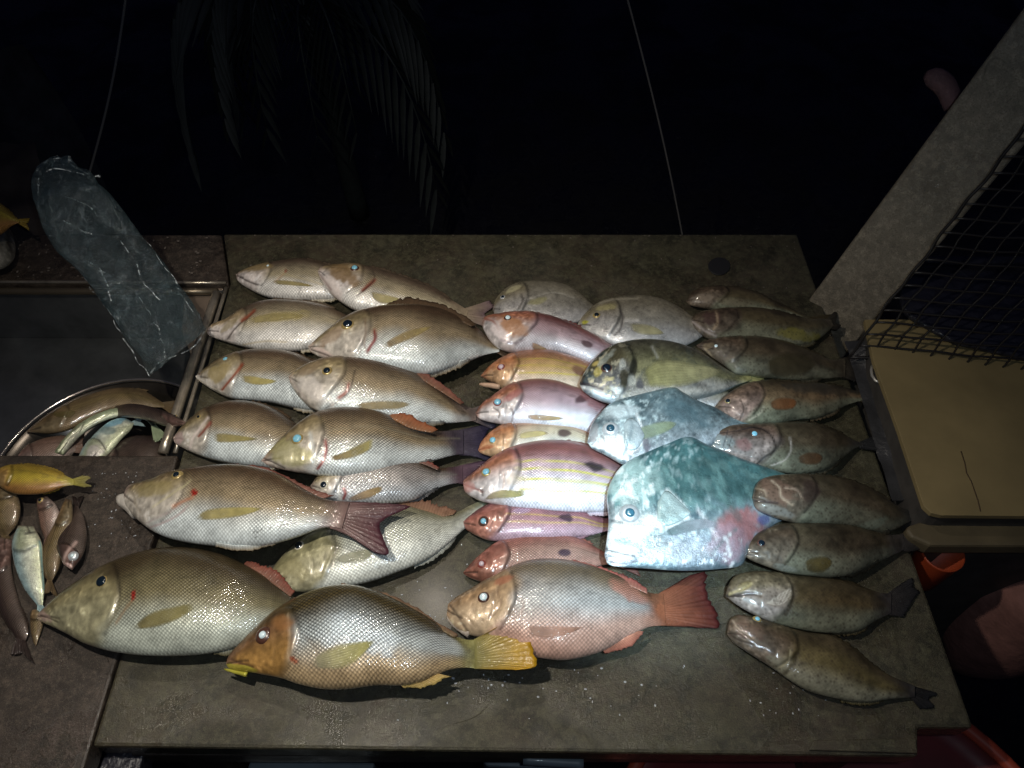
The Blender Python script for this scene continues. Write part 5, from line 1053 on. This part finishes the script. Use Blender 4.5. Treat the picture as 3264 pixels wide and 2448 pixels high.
make_fish('brown grouper whose pinkish gilled head lies on the end of the teal fish', H,
  [(330,220),(352,150),(420,115),(550,103),(700,108),(820,130),(930,170),(1020,220),(1100,270),(1180,298)], [(330,230),(360,292),(480,342),(580,364),(700,366),(850,376),(960,402),(1040,412),(1110,385),(1185,340)],
  'group2', .055, 0, thick=.42, mat='group', name='grouper', group=GG, ug=.36, tail=([(1180,298),(1185,340)], [(1240,270),(1310,280),(1280,320),(1300,360),(1240,365)]), tailc=((0.026,0.027,0.026),(0.016,0.016,0.016)),
  marks=[El(470,200,120,65,25,(0.135,0.081,0.057),.8), L([(430,140),(470,180),(480,230),(540,270)],6,(0.418,0.322,0.236),.7), L([(500,180),(560,190),(590,230)],6,(0.401,0.303,0.228),.6), El(450,300,110,25,15,(0.208,0.205,0.187),.6), El(640,190,45,70,0,(0.036,0.022,0.018),.7), L([(340,245),(400,255),(460,262)],7,(0.016,0.008,0.010),.8), El(960,370,90,25,-20,(0.146,0.173,0.135),.6), L([(345,180),(385,195),(400,225)],5,(0.273,0.208,0.145),.6)])
make_fish('dusky finely spotted grouper with an olive fin, directly right of the pink patch', H,
  [(265,505),(300,460),(380,400),(480,365),(620,353),(760,360),(880,378),(980,405),(1060,420),(1130,420)], [(265,515),(320,556),(420,597),(520,627),(640,642),(750,652),(850,637),(950,592),(1050,545),(1130,505)],
  'group2', .04, 0, thick=.45, mat='group', name='grouper', group=GG, ug=.31, eye=(378,468,22,'brown','dark',.7), tail=([(1130,420),(1130,505)], [(1180,385),(1250,385),(1270,430),(1250,480),(1190,510)]), tailc=((0.036,0.032,0.031),(0.021,0.019,0.018)),
  pect=([(600,565),(650,540),(710,535),(755,560)], [(610,610),(660,628),(710,622),(755,580)]), pectc=((0.104,0.081,0.021),(0.114,0.086,0.026)), marks=[L([(268,512),(300,525),(330,535)],7,(0.010,0.005,0.005),.8), El(500,600,70,18,12,(0.177,0.184,0.161),.6)])
make_fish('grouper with a pale striped throat and fanned dark tail, second from the front', H,
  [(190,742),(200,690),(240,640),(340,618),(460,623),(600,638),(760,655),(880,690),(1000,728),(1065,735)], [(190,750),(260,802),(350,852),(450,892),(560,922),(680,942),(800,947),(900,932),(980,882),(1065,840)],
  dict(PAL['group'], m=(0.088,0.065,0.031), h=(0.156,0.124,0.078), hb=(0.270,0.238,0.218)), .02, 0, thick=.45, mat='group', name='grouper', group=GG, ug=.37, tail=([(1060,735),(1060,840)], [(1120,680),(1178,652),(1185,700),(1218,722),(1180,770),(1130,860)]), tailc=((0.036,0.032,0.031),(0.016,0.016,0.018)),
  marks=[L([(195,745),(260,745),(330,740),(370,750)],9,(0.021,0.016,0.016),.9,-.002), L([(210,735),(280,715),(320,690)],7,(0.455,0.378,0.200),.7), El(440,760,100,50,5,(0.218,0.178,0.146),.7)]+[L([(400+i*8,790-i*4),(470,795-i*12),(530,760-i*12)],3,(0.546,0.492,0.418),.6) for i in range(5)]+[El(290,700,60,25,-30,(0.187,0.151,0.062),.6), L([(545,700),(540,780),(510,850)],7,(0.026,0.019,0.010),.7), El(310,780,50,14,25,(0.312,0.324,0.322),.6)])
make_fish('olive grouper slanting down to the right, nearest the front right corner', H,
  [(195,940),(212,870),(260,850),(380,872),(500,910),(620,940),(740,960),(850,1020),(960,1110),(1060,1170),(1190,1225)], [(195,950),(240,1002),(330,1062),(440,1132),(540,1202),(640,1257),(750,1287),(860,1307),(960,1310),(1060,1295),(1190,1285)],
  dict(PAL['group'], m=(0.104,0.084,0.036), b=(0.177,0.173,0.125)), .010, 0, thick=.45, mat='group', name='grouper', group=GG, ug=.34, eye=(355,872,24,'gold','cyan',.5), tail=([(1185,1222),(1190,1290)], [(1240,1240),(1310,1265),(1265,1290),(1295,1335),(1220,1345)]), tailc=((0.026,0.024,0.023),(0.013,0.014,0.016)),
  marks=[El(290,930,90,60,30,(0.140,0.086,0.062),.7), L([(200,945),(260,985),(330,1010)],7,DK,.7), L([(225,880),(260,930),(330,975)],6,(0.418,0.322,0.236),.5), El(440,1090,70,22,25,(0.229,0.227,0.177),.7), L([(565,1060),(550,1110),(500,1160)],12,(0.042,0.035,0.016),.8), L([(530,1040),(520,1090),(470,1130)],6,(0.455,0.416,0.273),.6)])
# ------------------------------------------------------------------ small fish at the left
GL = 'small mixed fish in a heap on the left plank'
kw = dict(comp=False, N=90, scale=.0035, cat='fish')
make_fish('plump yellow green fish on top of the heap at the left edge', J,
  [(-60,690),(0,655),(80,632),(180,632),(280,655),(350,690),(397,714)], [(-60,710),(40,775),(130,792),(240,782),(330,752),(397,738)], 'yellowfish', .03, .025, name='small_fish', group=GL, comp=True, N=110, scale=.0035,
  tail=([(397,714),(397,738)], [(440,690),(480,700),(450,728),(485,745),(440,752)]), tailc=((.34,.30,.06),(.16,.14,.05)))
make_fish('brown fish hanging head down beneath the plump yellow green fish', J,
  [(-35,740),(-60,850),(-40,960),(10,1015)], [(60,740),(105,830),(95,930),(40,1010)], 'brownfish', .012, .0, name='small_fish', group=GL, **kw)
make_fish('small pinkish fish pointing up with a tiny round mouth', J,
  [(195,815),(200,870),(215,960),(240,1030)], [(250,800),(300,850),(315,920),(275,1020)], 'pinkfish', .018, .006, name='small_fish', group=GL, eye=(213,820,15,'gold','dark',.5), **kw)
make_fish('slender olive brown fish lying lengthwise in the middle of the heap', J,
  [(345,810),(310,900),(260,1000),(220,1100),(215,1190),(255,1250)], [(378,820),(385,900),(360,1000),(330,1090),(310,1180),(270,1255)], 'brownfish', .014, .006, name='small_fish', group=GL, **kw)
make_fish('black backed fish with pale pink lip and round eye, right of the heap', J,
  [(335,1160),(300,1060),(330,960),(370,880),(400,850)], [(380,1190),(440,1100),(458,1000),(440,900),(410,850)], 'darkfish', .012, .0, name='small_fish', group=GL, eye=(385,1115,24,'silver','white',.4),
  marks=[L([(330,1160),(350,1120),(370,1080),(400,1040)],9,(.5,.36,.32),.8), El(360,1165,25,14,20,(.6,.42,.38),.8)], **kw)
make_fish('bright silver white fish lying belly up towards the camera at the left', J,
  [(95,955),(65,1060),(80,1170),(130,1290),(205,1385)], [(180,960),(222,1050),(228,1160),(235,1280),(225,1385)], 'brightsilver', .02, .004, name='small_fish', group=GL, mat='silver', thick=.35,
  marks=[L([(140,1000),(190,990)],8,(.05,.05,.05),.8), L([(212,1040),(222,1160),(232,1290)],6,(.12,.3,.32),.8)], **{k: v for k, v in kw.items()})
make_fish('long dark brown fish at the bottom left of the heap', J,
  [(-30,1010),(-40,1200),(0,1400),(90,1560)], [(70,1030),(60,1180),(100,1350),(150,1500),(130,1575)], 'darkfish', .0, .0, name='small_fish', group=GL, **kw)
make_fish('narrow olive fish poking out below the bright silver one', J,
  [(170,1400),(160,1480),(175,1570)], [(240,1400),(225,1490),(190,1590)], 'brownfish', .0, .0, name='small_fish', group=GL, autofins=False, **kw)
GB = 'small fish in the steel bowl'
zb_ = ZT-.075
make_fish('long brown fish with a pointed snout on top of the bowl', J,
  [(145,452),(250,380),(380,298),(520,248),(640,225),(760,240),(870,310)], [(145,460),(260,468),(370,445),(460,400),(580,350),(720,335),(870,330)], 'brownfish', .02, .01, name='small_fish', group=GB, zb=zb_, N=110, scale=.004, pect=([(270,360),(320,350),(370,345),(400,352)], [(280,372),(320,385),(370,382),(400,362)]), pectc=((.12,.1,.03),(.14,.11,.04)))
make_fish('curved pale green sardine arching across the bowl', J,
  [(280,575),(360,478),(450,398),(560,348),(660,328),(740,345),(810,395),(835,440)], [(335,580),(420,485),(500,425),(600,385),(700,378),(770,400),(810,440)], 'sardine', .03, .02, name='small_fish', group=GB, zb=zb_, thick=.6, N=110, mat='silver', scale=.004,
  marks=[L([(640,335),(720,360),(790,400),(830,440)],18,(.02,.02,.025),.85), L([(310,560),(420,450),(560,372)],5,(.65,.68,.5),.6)])
make_fish('shining fish with a sky blue cheek under the curved sardine', J,
  [(410,600),(450,530),(510,460),(580,405),(650,385),(705,408)], [(530,620),(590,560),(640,500),(690,450),(708,415)], 'brightsilver', .02, .02, name='small_fish', group=GB, zb=zb_, thick=.4, N=100, mat='silver', scale=.004,
  marks=[El(600,410,70,16,-22,(.30,.58,.72),.9), El(500,560,60,40,-30,(.62,.56,.56),.7), El(560,450,40,30,0,(.12,.22,.24),.6)])
make_fish('brown fish tail end sticking out of the bowl across the sink rim', J,
  [(985,408),(950,385),(890,355),(800,325),(700,310),(600,320)], [(985,416),(920,435),(860,425),(780,400),(700,385),(600,380)], 'darkfish', .085, .02, name='small_fish', group=GB, zb=zb_, thick=.6, N=90, scale=.004, eye=(962,392,9,'gold','dark',.5), autofins=False)
make_fish('reddish fish lying at the near side of the bowl', J,
  [(90,600),(140,540),(220,500),(330,480),(400,490)], [(90,640),(200,640),(300,630),(400,560)], 'pinkfish', .015, .015, name='small_fish', group=GB, zb=zb_, N=90, scale=.004)
make_fish('round bellied brown fish deep in the bowl behind the others', J,
  [(520,640),(600,540),(720,480),(840,500),(900,560)], [(520,680),(650,690),(800,670),(900,600)], 'darkfish', .0, .0, name='small_fish', group=GB, zb=zb_, N=90, scale=.004)
# fish hanging at the far left edge
make_fish('yellowish fish tail poking in at the far left edge beside the plastic bag', S,
  [(-90,440),(-40,425),(0,440),(20,455),(42,476)], [(-90,500),(-30,510),(0,500),(20,488),(42,481)], 'yellowfish', .07, .07, name='small_fish', group='fish at the far left edge', N=80, comp=False, scale=.004)
make_fish('plump grey fish cut off by the far left edge above the sink', S,
  [(28,520),(20,490),(-20,478),(-90,490),(-130,520)], [(28,530),(20,565),(-20,585),(-90,575),(-130,540)], dict(PAL['trev'], d=(.16,.15,.12), m=(.18,.17,.14), b=(.2,.19,.16), h=(.16,.15,.12), hb=(.18,.17,.14)), .01, .01, name='small_fish', group='fish at the far left edge', N=80, scale=.004)
